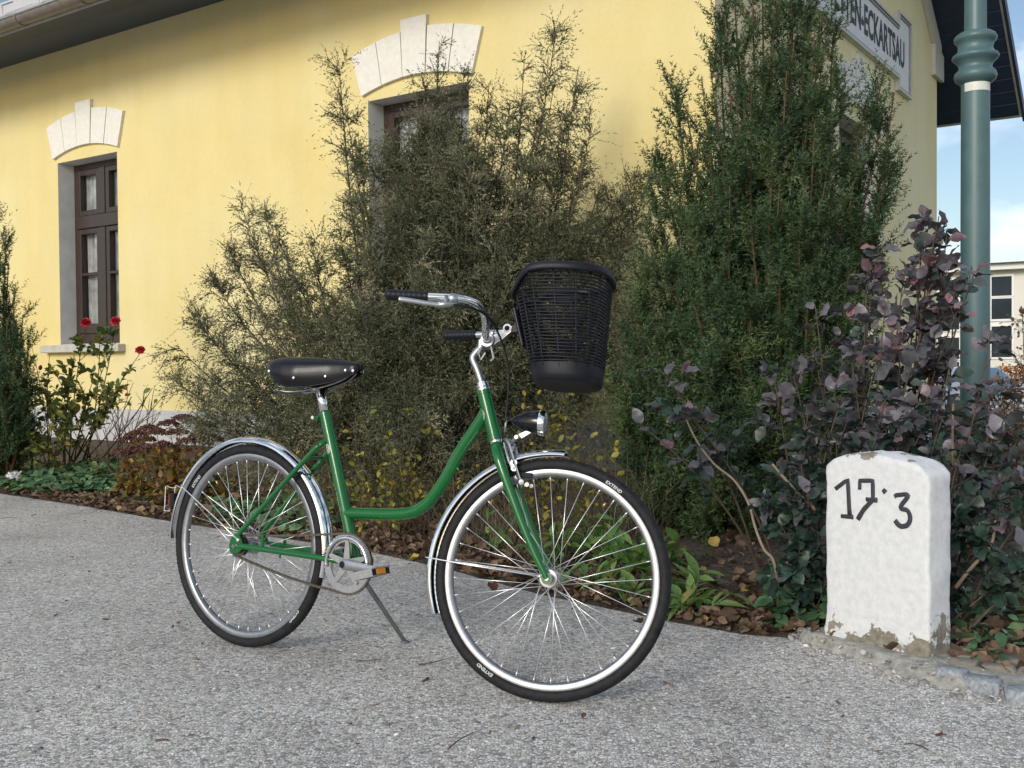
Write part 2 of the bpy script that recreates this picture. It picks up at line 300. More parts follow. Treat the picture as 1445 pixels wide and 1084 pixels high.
def milestone_mat():
    m, t, b, out = mat_new('flaking_whitewash'); v = coords(t)
    n = N(t, 'ShaderNodeTexNoise', i_Scale=9.0, i_Detail=7.0, i_Roughness=0.65); t.links.new(v, n.inputs['Vector'])
    n2 = N(t, 'ShaderNodeTexNoise', i_Scale=38.0, i_Detail=8.0, i_Roughness=0.62); t.links.new(v, n2.inputs['Vector'])
    sx = N(t, 'ShaderNodeSeparateXYZ'); c = N(t, 'ShaderNodeTexCoord'); t.links.new(c.outputs['Object'], sx.inputs[0])
    # flaking is worst at the foot and along the weathered top
    lo = N(t, 'ShaderNodeMapRange', i_1=0.0, i_2=0.21, i_3=0.27, i_4=0.0); hi = N(t, 'ShaderNodeMapRange', i_1=0.615, i_2=0.665, i_3=0.0, i_4=0.22); t.links.new(sx.outputs['Z'], lo.inputs[0]); t.links.new(sx.outputs['Z'], hi.inputs[0])
    a = N(t, 'ShaderNodeMath', operation='ADD'); t.links.new(lo.outputs[0], a.inputs[0]); t.links.new(hi.outputs[0], a.inputs[1])
    a2 = N(t, 'ShaderNodeMath', operation='ADD'); t.links.new(a.outputs[0], a2.inputs[0]); t.links.new(n.outputs['Fac'], a2.inputs[1])
    a3 = N(t, 'ShaderNodeMath', operation='MULTIPLY_ADD', i_1=0.16); t.links.new(n2.outputs['Fac'], a3.inputs[0]); t.links.new(a2.outputs[0], a3.inputs[2])
    mk = ramp(t, [(0.785, (0, 0, 0)), (0.805, (1, 1, 1))]); t.links.new(a3.outputs[0], mk.inputs[0])
    white = ramp(t, [(0.3, (0.535, 0.55, 0.565)), (0.6, (0.65, 0.665, 0.675))]); t.links.new(n2.outputs['Fac'], white.inputs[0])
    dirt = ramp(t, [(0.35, (0.13, 0.12, 0.095)), (0.65, (0.27, 0.25, 0.20))]); t.links.new(n2.outputs['Fac'], dirt.inputs[0])
    mx = N(t, 'ShaderNodeMix', data_type='RGBA'); t.links.new(mk.outputs[0], mx.inputs[0]); t.links.new(white.outputs[0], mx.inputs[6]); t.links.new(dirt.outputs[0], mx.inputs[7]); t.links.new(mx.outputs[2], b.inputs['Base Color'])
    b.inputs['Roughness'].default_value = 0.85
    h = N(t, 'ShaderNodeMath', operation='SUBTRACT'); t.links.new(n2.outputs['Fac'], h.inputs[0]); t.links.new(mk.outputs[0], h.inputs[1]); bump(t, b, h.outputs[0], 0.13, 0.004); return m
M['milestone'] = milestone_mat()

# foliage colours run along a random value per shoot
M['juniper'] = foliage('juniper_needles', [(0, (0.050, 0.068, 0.036)), (0.45, (0.112, 0.126, 0.070)), (0.75, (0.195, 0.195, 0.120)), (1, (0.33, 0.29, 0.19))], 0.6, 0.25, 0.15, False, 5)
M['yew'] = foliage('yew_needles', [(0, (0.030, 0.060, 0.030)), (0.5, (0.052, 0.092, 0.040)), (0.85, (0.080, 0.122, 0.048)), (1, (0.14, 0.165, 0.062))], 0.55, 0.22, 0.12, False, 5)
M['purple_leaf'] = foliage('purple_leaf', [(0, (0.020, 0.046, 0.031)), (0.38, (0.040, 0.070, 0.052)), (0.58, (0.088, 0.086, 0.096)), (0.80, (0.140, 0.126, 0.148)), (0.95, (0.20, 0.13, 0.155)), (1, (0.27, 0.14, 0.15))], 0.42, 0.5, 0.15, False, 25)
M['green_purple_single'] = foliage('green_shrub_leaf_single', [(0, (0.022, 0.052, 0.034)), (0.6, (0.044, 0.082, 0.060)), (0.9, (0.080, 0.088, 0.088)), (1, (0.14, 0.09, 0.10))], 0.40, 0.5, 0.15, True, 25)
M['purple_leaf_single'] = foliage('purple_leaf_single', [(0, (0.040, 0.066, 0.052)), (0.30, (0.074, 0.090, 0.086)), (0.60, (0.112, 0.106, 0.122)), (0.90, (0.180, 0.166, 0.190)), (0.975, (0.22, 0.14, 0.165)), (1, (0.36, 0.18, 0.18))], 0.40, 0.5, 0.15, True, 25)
M['green_leaf'] = foliage('fresh_green_leaf', [(0, (0.075, 0.17, 0.045)), (0.5, (0.14, 0.26, 0.075)), (0.85, (0.23, 0.32, 0.10)), (1, (0.34, 0.26, 0.07))], 0.4, 0.4, 0.3, True, 20)
M['ivy'] = foliage('ground_ivy_leaf', [(0, (0.055, 0.125, 0.06)), (0.6, (0.14, 0.26, 0.125)), (0.9, (0.22, 0.30, 0.14)), (1, (0.34, 0.29, 0.12))], 0.45, 0.4, 0.2, False, 25)
M['rose_leaf'] = foliage('rose_leaf', [(0, (0.055, 0.11, 0.045)), (0.4, (0.14, 0.19, 0.055)), (0.75, (0.32, 0.32, 0.07)), (1, (0.46, 0.36, 0.08))], 0.45, 0.4, 0.3, False, 25)
M['yellow_leaf'] = foliage('yellow_small_leaf', [(0, (0.09, 0.12, 0.03)), (0.5, (0.27, 0.25, 0.045)), (1, (0.48, 0.34, 0.05))], 0.5, 0.3, 0.35, False, 25)
M['sedum_leaf'] = foliage('autumn_sedum_leaf', [(0, (0.075, 0.09, 0.03)), (0.35, (0.22, 0.16, 0.04)), (0.65, (0.20, 0.08, 0.035)), (1, (0.40, 0.28, 0.06))], 0.5, 0.3, 0.3, False, 25)
M['sedum_head'] = foliage('dried_flower_head', [(0, (0.055, 0.024, 0.022)), (0.6, (0.115, 0.052, 0.044)), (1, (0.18, 0.11, 0.085))], 0.8, 0.1, 0.0, False, 60)
M['dry_leaf'] = foliage('brown_fallen_leaf', [(0, (0.080, 0.052, 0.036)), (0.4, (0.165, 0.108, 0.072)), (0.75, (0.26, 0.178, 0.12)), (0.93, (0.34, 0.235, 0.13)), (1, (0.42, 0.30, 0.06))], 0.7, 0.2, 0.1, False, 30)
M['dry_leaf_single'] = foliage('brown_fallen_leaf_single', [(0, (0.080, 0.040, 0.025)), (0.4, (0.17, 0.09, 0.052)), (0.75, (0.27, 0.155, 0.09)), (0.93, (0.36, 0.25, 0.14)), (1, (0.46, 0.33, 0.06))], 0.7, 0.2, 0.1, True, 30)
M['straw'] = foliage('dry_stalk', [(0, (0.06, 0.045, 0.03)), (0.6, (0.14, 0.11, 0.07)), (1, (0.25, 0.20, 0.13))], 0.8, 0.2, 0.0, False, 30)
M['orange_leaf'] = foliage('orange_autumn_leaf', [(0, (0.30, 0.09, 0.02)), (1, (0.60, 0.24, 0.04))], 0.6, 0.2, 0.2, False, 10)
M['grass'] = foliage('meadow_grass', [(0, (0.06, 0.10, 0.025)), (0.6, (0.14, 0.19, 0.045)), (1, (0.26, 0.26, 0.08))], 0.5, 0.3, 0.3, False, 10)
M['pebble'] = foliage('loose_pebble', [(0, (0.12, 0.12, 0.12)), (0.5, (0.33, 0.32, 0.30)), (0.8, (0.50, 0.48, 0.45)), (1, (0.74, 0.73, 0.71))], 0.7, 0.3, 0.0, False, 300)

# ---------------------------------------------------------------- ground, path, bed
from mathutils import noise as mnoise
def nz(x, y, z=0.0, s=1.0): return mnoise.noise(Vector((x * s, y * s, z)))
def frame_mat(o, x, y, z):
    return Matrix(((x[0], y[0], z[0], o[0]), (x[1], y[1], z[1], o[1]), (x[2], y[2], z[2], o[2]), (0, 0, 0, 1)))
def on_plane(x, y, o, n):
    d = CF * FPX + CR * (x - IW / 2) - CU * (y - IH / 2); o = np.asarray(o, float); n = np.asarray(n, float); return EYEV + d * ((o - EYEV) @ n) / (d @ n)

LOW = -0.60                                            # the street behind the station lies lower
ys = [-60, 0, 6, 12, 16, 19, 22, 60, 200, 900]; xs = [-700, -60, -20, -6, 0, 6, 12, 20, 60, 700]
gv = [(x, y, -0.03 if y <= 16 else LOW if y >= 22 else -0.03 + (LOW + 0.03) * (y - 16) / 6) for y in ys for x in xs]
gf = [(j * 10 + i, j * 10 + i + 1, j * 10 + 11 + i, j * 10 + 10 + i) for j in range(9) for i in range(9)]
gm = bpy.data.meshes.new('ground'); gm.from_pydata(gv, [], gf); gm.materials.append(M['earth']); tag(link('ground', gm), kind='structure')

EDGE = np.array([(-12, 14.6), (-8, 11.3), (-5.6, 9.35), (-3.91, 7.95), (-2.97, 7.20), (-2.13, 6.47), (-1.42, 5.90), (-0.84, 5.47), (-0.35, 4.95), (0.10, 4.36), (0.61, 3.85), (0.82, 3.68), (1.0, 3.62), (1.24, 3.42), (1.48, 3.12), (1.75, 2.86), (2.2, 2.45), (3.2, 1.6), (6.0, -0.6)])
def edge_dist(p):
    """distance of points (N,2) from the path edge, positive on the bed side"""
    p = np.atleast_2d(p)[:, :2]; best = np.full(len(p), 1e9); sg = np.ones(len(p))
    for a, b in zip(EDGE[:-1], EDGE[1:]):
        d = b - a; t = np.clip(((p - a) @ d) / (d @ d), 0, 1); q = a + t[:, None] * d; r = p - q; dist = np.hypot(r[:, 0], r[:, 1])
        c = d[0] * (p[:, 1] - a[1]) - d[1] * (p[:, 0] - a[0]); m = dist < best; best[m] = dist[m]; sg[m] = np.sign(c[m])
    return best * sg
def bed_z(x, y):
    u = edge_dist(np.array([[x, y]]))[0]; t = min(1, max(0, u / 2.6)); s = t * t * (3 - 2 * t)
    return -0.006 + 0.11 * max(-0.2, min(u, 0.12)) + 0.15 * s + 0.012 * nz(x, y, 0, 3.0) * min(1, max(0.25, u * 4)) + 0.008 * nz(x, y, 3, 9.0)
# asphalt path sheet
poly = [tuple(p) for p in EDGE] + [(6, -40), (-60, -40), (-60, 14.6)]
am = bpy.data.meshes.new('pavement'); am.from_pydata([(x, y, 0.0) for x, y in poly], [], [tuple(range(len(poly) - 1, -1, -1))]); am.materials.append(M['asphalt'])
if am.polygons[0].normal.z < 0: am.flip_normals()
tag(link('pavement', am), kind='structure')
# planting bed
cum = np.concatenate([[0], np.cumsum(np.hypot(*np.diff(EDGE, axis=0).T))]); S = np.arange(0, cum[-1], 0.075)
ex = np.interp(S, cum, EDGE[:, 0]); ey = np.interp(S, cum, EDGE[:, 1]); U = np.concatenate([np.arange(-0.12, 0.6, 0.05), np.arange(0.6, 5.3, 0.12)])
bv = []; bdir = np.array([0.55, 0.835])
for a, b in zip(ex, ey):
    for u in U:
        x, y = a + bdir[0] * u, b + bdir[1] * u; bv.append((x, y, bed_z(x, y)))
nu = len(U); q = np.arange((len(S) - 1) * nu).reshape(-1, nu)[:, :-1].ravel()
me = np_mesh('planting_bed', np.array(bv), [np.stack([q, q + nu, q + nu + 1, q + 1], 1)], M['soil'], smooth=True)
tag(link('planting_bed', me), kind='structure')

# loose pebbles on the path
def scatter(tv, faces, O, X, Y, Z, sc):
    """copies of a template (tv, faces) with axes X, Y, Z at O"""
    n, m = len(O), len(tv); sc = np.asarray(sc, float); sc = sc[:, None] if sc.ndim == 1 else sc
    if sc.shape[1] == 1: sc = np.repeat(sc, 3, 1)
    V = O[:, None] + (tv[None, :, 0:1] * sc[:, None, 0:1]) * X[:, None] + (tv[None, :, 1:2] * sc[:, None, 1:2]) * Y[:, None] + (tv[None, :, 2:3] * sc[:, None, 2:3]) * Z[:, None]
    off = (np.arange(n) * m)[:, None, None]; return V.reshape(-1, 3), [(f[None] + off).reshape(-1, f.shape[1]) for f in faces]
def rand_frames(n, r, flat=0.2):
    Z = unit(np.stack([r.normal(0, flat, n), r.normal(0, flat, n), np.ones(n)], 1)); a = r.uniform(0, 2 * np.pi, n); X = np.stack([np.cos(a), np.sin(a), np.zeros(n)], 1)
    X = unit(X - Z * (X * Z).sum(1, keepdims=True)); return X, np.cross(Z, X), Z
ico = np.array([(0, 0, 1), (.9, 0, .35), (.25, .85, .4), (-.75, .5, .35), (-.7, -.55, .4), (.3, -.85, .35), (.6, .55, -.5), (-.3, .8, -.5), (-.9, 0, -.5), (-.2, -.8, -.5), (.7, -.5, -.5)])
icf = np.array([(0, 1, 2), (0, 2, 3), (0, 3, 4), (0, 4, 5), (0, 5, 1), (1, 6, 2), (2, 6, 7), (2, 7, 3), (3, 7, 8), (3, 8, 4), (4, 8, 9), (4, 9, 5), (5, 9, 10), (5, 10, 1), (1, 10, 6)])
r = np.random.default_rng(3); n = 9000
py = 1.9 + 6.5 * r.random(n) ** 1.7; px = (r.random(n) - 0.5) * py * 1.12
ok = edge_dist(np.stack([px, py], 1)) < -0.01; px, py = px[ok], py[ok]; n = len(px); X, Y, Z = rand_frames(n, r)
sc = r.lognormal(-5.55, 0.30, n); O = np.stack([px, py, sc * 0.05], 1)
V, F = scatter(ico, [icf], O, X, Y, Z, np.stack([sc * r.uniform(.9, 1.6, n), sc, sc * .5], 1))
tag(link('gravel', np_mesh('gravel', V, F, M['pebble'], np.repeat(r.beta(2, 2, n), len(ico)), True)), kind='stuff')

r = np.random.default_rng(4); n = 420; py = 2.0 + 5.5 * r.random(n) ** 1.4; px = (r.random(n) - 0.5) * py * 1.1; ok = edge_dist(np.stack([px, py], 1)) < -0.02; px, py = px[ok], py[ok]; n = len(px); X, Y, Z = rand_frames(n, r); sc = r.lognormal(-5.5, .4, n)
V, F = scatter(ico, [icf], np.stack([px, py, sc * .2], 1), X, Y, Z, np.stack([sc * r.uniform(1.5, 4, n), sc * .7, sc * .35], 1)); tag(link('debris', np_mesh('debris', V, F, M['dry_leaf'], np.repeat(r.uniform(0, .7, n), len(ico)), True)), kind='stuff')
# kerb of mossy concrete with granite setts beside the milestone
kp = [(0.985, 3.66), (1.02, 3.52), (1.10, 3.36), (1.20, 3.13), (1.32, 3.00), (1.46, 2.92), (1.75, 2.66), (2.4, 2.1)]
ki = [(1.12, 3.66), (1.30, 3.52), (1.46, 3.42), (1.58, 3.36), (1.68, 3.28), (1.78, 3.20), (2.02, 2.98), (2.65, 2.42)]
kv = []; kf = []; ko, kii = spline([(*p, 0) for p in kp], 8), spline([(*p, 0) for p in ki], 8)
for i, (a, b) in enumerate(zip(ko, kii)):
    for k, t in enumerate(np.linspace(0, 1, 9)):
        p = a * (1 - t) + b * t; w_ = 0.012 * nz(p[0], p[1], 5, 14); hgt = 0.028 * min(1, t * 9) + 0.0035 * nz(p[0], p[1], 1, 22) - (0.02 if t == 0 else 0)
        kv.append((p[0] + w_, p[1] + w_, hgt))
    if i: kf += [((i - 1) * 9 + k, i * 9 + k, i * 9 + k + 1, (i - 1) * 9 + k + 1) for k in range(8)]
km = bpy.data.meshes.new('kerb_strip'); km.from_pydata(kv, [], kf); km.materials.append(M['concrete']); km.shade_smooth(); kerb = tag(link('kerb_strip', km), kind='structure')
def stone_block(name, c, sx, sy, sz, rot, mat, parent, seed):
    b = MB(); b.box(-sx / 2, sx / 2, -sy / 2, sy / 2, -sz, sz * 0.22, 0.006); rr = random.Random(seed)
    b.v = [(x * (1 + rr.uniform(-.09, .09)), y * (1 + rr.uniform(-.09, .09)), z + rr.uniform(-.004, .004)) for x, y, z in b.v]
    return b.build(name, mat, parent, 60, Matrix.Translation(c) @ Matrix.Rotation(rot, 4, 'Z'))
for i, (x, y, sx, sy, m_) in enumerate([(1343, 944, .085, .062, 'sett'), (1389, 957, .095, .066, 'sett'), (1442, 971, .09, .075, 'sett'), (1360, 931, .080, .050, 'sett_brown'), (1407, 938, .105, .055, 'sett_brown'), (1442, 930, .105, .05, 'sett_brown')]):
    p = on_plane(x, y, (0, 0, 0.04), (0, 0, 1)); stone_block('sett', (p[0], p[1], 0.03), sx, sy, 0.05, -0.72 + 0.16 * (i % 3), M[m_], kerb, i)

r = np.random.default_rng(5); n = 380; t = r.random(n) * 5.9; i0 = np.minimum((t * 8).astype(int), len(ko) - 2); v = np.where(r.random(n) < .45, r.normal(0, .05, n), r.random(n)); O = ko[i0] * (1 - v[:, None]) + kii[i0] * v[:, None] + r.normal(0, .012, (n, 3)); O[:, 2] = np.where(v < .04, .002, .026); X, Y, Z = rand_frames(n, r, .5); sc = r.lognormal(-5.3, .45, n)
V, F = scatter(ico, [icf], O, X, Y, Z, np.stack([sc * 1.3, sc, sc * .6], 1)); g_ = link('grit', np_mesh('grit', V, F, M['pebble'], np.repeat(r.beta(2, 2.4, n), len(ico)), True), kerb); g_['kind'] = 'stuff'
# ---------------------------------------------------------------- milestone
fdv = np.array([0.605, -0.796, 0]); aw = np.array([0.796, 0.605, 0])
ms = empty('milestone', frame_mat((1.0765, 3.578, 0.0), fdv, aw, (0, 0, 1)))
tag(ms, 'white painted kilometre stone with the black numerals 17.3', 'milestone')
def rrect(w_, d_, c, n=5):
    out = []
    for cx, cy, a0 in ((w_ - c, c, -90), (w_ - c, d_ - c, 0), (c, d_ - c, 90), (c, c, 180)):
        for k in range(n): a = RAD(a0 + 90 * k / (n - 1)); out.append((cx + c * math.cos(a), cy + c * math.sin(a)))
    res = []
    for i in range(len(out)):
        a, b = np.array(out[i]), np.array(out[(i + 1) % len(out)]); m = max(1, int(np.linalg.norm(b - a) / 0.022))
        for k in range(m): res.append(a + (b - a) * k / m)
    return res
SW, SDp = 0.388, 0.132
ring = rrect(SW, SDp, 0.013); nr = len(ring); lev = list(np.linspace(-0.05, 1, 34)); mv = []; mf = []
def ztop(x): t = abs(x - SW / 2) / (SW / 2); return 0.657 - 0.034 * t ** 2.2 - 0.022 * max(0, t - 0.85) / 0.15
def jit(p, amp):
    x, y, z = p; k = 1 + 2.2 * max(0, 1 - z / 0.12)
    e = min(abs(x), abs(x - SW)); ch = 1.0 + 2.0 * (e < 0.03)
    ny = nz(x * 9, z * 9, y * 9 + 4); nx_ = nz(x * 9 + 7, z * 9, y * 9); h = nz(x * 30, z * 30, y * 30)
    sy = -1 if y < SDp / 2 else 1; sx = -1 if x < SW / 2 else 1
    edge = e < 0.03
    return (x + (amp * (1.2 * nx_ + 0.8 * h) * k * sx * 0.8 if edge else 0), y + amp * (0.25 * ny + 0.10 * h) * k * sy, z + (amp * 1.5 * h if z > 0.6 else 0))
for t in lev:
    for x, y in ring:
        fl = 1 + 0.02 * max(0, 1 - t / 0.15); mv.append(jit(((x - SW / 2) * fl + SW / 2, (y - SDp / 2) * fl + SDp / 2, (t * ztop(x))), 0.0042))
for k in range(len(lev) - 1):
    for i in range(nr): mf.append((k * nr + i, k * nr + (i + 1) % nr, (k + 1) * nr + (i + 1) % nr, (k + 1) * nr + i))
base = (len(lev) - 1) * nr
for j, s_ in enumerate((0.93, 0.75, 0.5, 0.25, 0.03)):
    for x, y in ring:
        xx = SW / 2 + (x - SW / 2) * (1 - (1 - s_) * 0.9 if s_ > 0.9 else s_); yy = SDp / 2 + (y - SDp / 2) * s_
        mv.append(jit((xx, yy, ztop(xx) + 0.012 * (1 - s_ ** 2)), 0.004))
    for i in range(nr): mf.append((base + j * nr + i, base + j * nr + (i + 1) % nr, base + (j + 1) * nr + (i + 1) % nr, base + (j + 1) * nr + i))
mm = bpy.data.meshes.new('stone_block'); mm.from_pydata(mv, [], mf); mm.materials.append(M['milestone']); mm.shade_smooth(); link('stone_block', mm, ms)
def numeral(strokes, rad=0.0085, sharp=True):
    b = MB()
    for st in strokes:
        pts = np.array([(x, 0, z) for x, z in st]) if sharp else spline([(x, 0, z) for x, z in st], 6)
        if sharp: pts = np.concatenate([np.linspace(p, q_, 6)[:-1] for p, q_ in zip(pts[:-1], pts[1:])] + [pts[-1:]])
        b.tube(pts, rad * np.linspace(0.85, 1.1, len(pts)), 8)
    b.v = [(x + 0.0012 * nz(x, z, 0, 60), y * 0.22 - 0.0022, z + 0.0012 * nz(x, z, 9, 60)) for x, y, z in b.v]
    return b.build('numeral', M['numeral'], ms, True)
numeral([[(.043, .534), (.092, .571), (.100, .449)], [(.066, .444), (.113, .446)]], 0.0078)
numeral([[(.139, .541), (.139, .571), (.188, .575), (.189, .512), (.152, .474), (.131, .440)], [(.163, .511), (.205, .512)]], 0.0078)
numeral([[(.226, .549), (.231, .5445), (.236, .540)]], 0.0085)
numeral([[(.268, .530), (.280, .536), (.317, .539), (.290, .498), (.315, .489), (.324, .467), (.314, .443), (.288, .437), (.270, .453)]], 0.0078, False)

# ---------------------------------------------------------------- station building
CW = np.array([1.45505, 7.4, 0.0]); WV = np.array([0.823987, -0.566609, 0]); GV = np.array([0.566609, 0.823987, 0])
house = empty('station_building', frame_mat(CW, WV, GV, (0, 0, 1)))
tag(house, 'yellow plastered railway station building with arched white window heads', 'building')
PL, HEAD, SILLZ, REV = 0.505, 3.30, 1.215, 0.20
WINS = [(-12.83, -11.715), (-8.06, -6.945), (-3.29, -2.175)]
GW = (2.855, 3.965); DEPTH = 6.82; LEN = -17.0
RZ, RG = 7.38, 3.41
def roof_z(g): return 4.10 + (7.97 - g) * 0.7193 if g > RG else RZ - (RG - g) * 0.68
b = MB(); xs_ = [LEN] + [v for w_ in WINS for v in w_] + [0.0]
for i in range(len(xs_) - 1):
    a, c = xs_[i], xs_[i + 1]
    if i % 2 == 0: b.add([(a, 0, PL), (c, 0, PL), (c, 0, 4.95), (a, 0, 4.95)], [(0, 1, 2, 3)])
    else:
        b.add([(a, 0, PL), (c, 0, PL), (c, 0, SILLZ - .08), (a, 0, SILLZ - .08)], [(0, 1, 2, 3)]); b.add([(a, 0, HEAD), (c, 0, HEAD), (c, 0, 4.95), (a, 0, 4.95)], [(0, 1, 2, 3)])
b.build('front_wall', M['plaster'], house)
b = MB(); g0, g1 = GW; rzz = lambda g: roof_z(g) - 0.01
b.add([(0, 0, PL), (0, g0, PL), (0, g0, rzz(g0)), (0, 0, rzz(0))], [(0, 1, 2, 3)]); b.add([(0, g1, PL), (0, DEPTH, PL), (0, DEPTH, rzz(DEPTH)), (0, g1, rzz(g1))], [(0, 1, 2, 3)])
b.add([(0, g0, PL), (0, g1, PL), (0, g1, SILLZ - .08), (0, g0, SILLZ - .08)], [(0, 1, 2, 3)]); b.add([(0, g0, HEAD), (0, g1, HEAD), (0, g1, rzz(g1)), (0, RG, rzz(RG)), (0, g0, rzz(g0))], [(0, 1, 2, 3, 4)])
b.build('gable_wall', M['plaster_lit'], house)
b = MB(); b.add([(LEN, DEPTH, 0), (0, DEPTH, 0), (0, DEPTH, 4.9), (LEN, DEPTH, 4.9)], [(0, 1, 2, 3)]); b.build('rear_wall', M['plaster'], house)
b = MB(); b.add([(LEN, 0, 0), (LEN, DEPTH, 0), (LEN, DEPTH, rzz(DEPTH)), (LEN, RG, rzz(RG)), (LEN, 0, rzz(0))], [(0, 1, 2, 3, 4)]); b.build('side_wall', M['plaster'], house)
b = MB(); b.box(LEN, 0.02, -0.02, 0.15, -0.3, PL, 0.006); b.box(-0.15, 0.022, 0.151, DEPTH + .02, -0.3, PL, 0.006); b.build('plinth', M['plinth'], house)
b = MB(); b.box(LEN + .2, -.3, .3, DEPTH - .2, 0.45, 0.5); b.build('room_floor', M['dark_room'], house)

def window_at(fr, hm=None):
    """one window with its reveal, frame, panes, curtain, sill and arch stones; fr maps (along, inward, z) with along 0..1.115"""
    W_ = 1.115; b = MB(); e = 0.003
    T = lambda V: [fr(*v) for v in V]
    b.add(T([(0, 0, SILLZ), (0, 0, HEAD), (0, REV + .1, HEAD), (0, REV + .1, SILLZ)]), [(0, 1, 2, 3)]); b.add(T([(W_, 0, SILLZ), (W_, 0, HEAD), (W_, REV + .1, HEAD), (W_, REV + .1, SILLZ)]), [(3, 2, 1, 0)])
    b.add(T([(0, 0, HEAD), (W_, 0, HEAD), (W_, REV + .1, HEAD), (0, REV + .1, HEAD)]), [(0, 1, 2, 3)]); b.add(T([(0, 0, SILLZ - .08), (W_, 0, SILLZ - .08), (W_, REV + .1, SILLZ - .08), (0, REV + .1, SILLZ - .08)]), [(3, 2, 1, 0)])
    b.build('reveal', M['reveal'], house)
    s = MB(); s.box(-.27, W_ + .10, -.10, 0.002, SILLZ - .085, SILLZ, .008); s.box(.004, W_ - .004, .003, REV + .02, SILLZ - .07, SILLZ + .012)
    s.v = T(s.v); s.build('window_sill', M['sill'], house)
    f = MB(); y0, y1 = REV, REV + .07
    def bar(x0, x1, z0, z1, d0=0.0, d1=0.0): f.box(x0, x1, y0 + d0, y1 + d1, z0, z1, .006)
    zb, zt = SILLZ + .013, HEAD - .001
    bar(.001, .07, zb, zt); bar(W_ - .07, W_ - .001, zb, zt); bar(.0705, W_ - .0705, zt - .07, zt, .002); bar(.0705, W_ - .0705, zb, zb + .12, .002)
    bar(.0705, W_ - .0705, 2.555, 2.70, -.03, 0); panes = []
    cx = W_ / 2
    for z0, z1, mid in ((zb + .122, 2.553, True), (2.702, zt - .072, False)):
        bar(cx - .055, cx + .055, z0, z1, -.024, 0)
        for x0, x1 in ((.073, cx - .057), (cx + .057, W_ - .073)):
            st = .062; bar(x0, x0 + st, z0, z1, -.012, -.004); bar(x1 - st, x1, z0, z1, -.012, -.004); bar(x0 + st + .001, x1 - st - .001, z0, z0 + st + (.05 if mid else 0), -.010, -.004); bar(x0 + st + .001, x1 - st - .001, z1 - st, z1, -.010, -.004)
            a0, a1, c0, c1 = x0 + st + .001, x1 - st - .001, z0 + st + (.05 if mid else 0) + .001, z1 - st - .001
            if mid:
                zm = 2.03; bar(a0, a1, zm - .018, zm + .018, -.008, -.006); panes += [(a0, a1, c0, zm - .019), (a0, a1, zm + .019, c1)]
            else: panes.append((a0, a1, c0, c1))
    f.v = T(f.v); wf = f.build('window_frame', M['brown_frame'], house)
    for a0, a1, c0, c1 in panes:
        p = MB(); p.add(T([(a0, y0 + .03, c0), (a1, y0 + .03, c0), (a1, y0 + .03, c1), (a0, y0 + .03, c1)]), [(0, 1, 2, 3)]); p.build('pane', M['glass'], wf)
    for x0, x1, ph in ((.09, cx - .02, 0), (cx + .02, W_ - .09, 2)):
        k = MB(); n_ = 40; c_ = []
        for z in (SILLZ + .14, 1.7, 2.4, HEAD - .08):
            c_ += [fr(x0 + (x1 - x0) * i / n_, y0 + .095 + .014 * math.sin(i * 1.15 + ph) + .008 * math.sin(i * .43 + z), z) for i in range(n_ + 1)]
        k.add(c_, [(r_ * (n_ + 1) + i, r_ * (n_ + 1) + i + 1, (r_ + 1) * (n_ + 1) + i + 1, (r_ + 1) * (n_ + 1) + i) for r_ in range(3) for i in range(n_)]); k.build('curtain', M['curtain'], wf, True)
    # five arch stones, the keystone taller
    def low(t): return (cx + .612 * t + 0.0, 3.345 + .098 * (1 - t * t))
    def top(t): return (cx + .722 * t, 3.715 + .118 * (1 - t * t))
    bounds = [-1, -.6, -.205, .205, .6, 1]
    for i in range(5):
        t0, t1 = bounds[i] + .006, bounds[i + 1] - .006
        lo_ = [low(t0 + (t1 - t0) * k / 3) for k in range(4)]; hi_ = [top(t1 + (t0 - t1) * k / 3) for k in range(4)]
        if i == 2: hi_ = [(hi_[0][0], 3.925), (hi_[3][0], 3.925)]
        st = MB(); pr = 0.034 + .002 * (i % 2) + (0.006 if i == 2 else 0); st.prism(lo_ + hi_, -pr, 0.01, lambda x, y, z: fr(x, z, y)); st.build('arch_stone', M['stucco_white'], house)
for a, c in WINS: window_at(lambda x, y, z, a=a: (a + x, y, z))
window_at(lambda x, y, z: (-y, GW[0] + x * (GW[1] - GW[0]) / 1.115, z))
# roof: two slopes, soffit, fascia, gutter, verge
def slope(gA, gB, w0, w1, thick):
    return [(w0, gA, roof_z(gA)), (w1, gA, roof_z(gA)), (w1, gB, roof_z(gB)), (w0, gB, roof_z(gB)), (w0, gA, roof_z(gA) + thick), (w1, gA, roof_z(gA) + thick), (w1, gB, roof_z(gB) + thick), (w0, gB, roof_z(gB) + thick)]
BF = [(0, 1, 2, 3), (7, 6, 5, 4), (0, 4, 5, 1), (1, 5, 6, 2), (2, 6, 7, 3), (3, 7, 4, 0)]
OV = 0.80
b = MB(); b.add(slope(-1.05, RG, LEN - .6, OV, .13), BF); b.add(slope(RG + .0001, 7.97, LEN - .6, OV, .13), BF); rf = b.build('roof', M['tile'], house)
for side, gs in ((0, np.arange(-1.02, 3.3, .17)), (1, np.arange(3.5, 7.9, .17))):
    for g in gs:
        bb = MB(); V = slope(g, g + .160, 0.052 if g < 6.7 else -6.0, OV - .03, -.022); V = [(x, y, z - .003) for x, y, z in V]; bb.add(V, BF); bb.build('verge_board', M['navy'], house)
b = MB()
for gA, gB in ((-1.06, RG), (RG, 7.98)):
    V = slope(gA, gB, OV + .001, OV + .035, .15); b.add([(x, y, z - .05) for x, y, z in V], BF)
b.build('barge_board', M['navy'], house)
b = MB(); b.box(LEN, -0.003, -0.475, -0.001, 4.57, 4.60); b.build('soffit', M['soffit'], house)
b = MB(); b.box(LEN, 0.0, -0.515, -0.477, 4.56, 4.70); b.build('fascia', M['navy'], house)
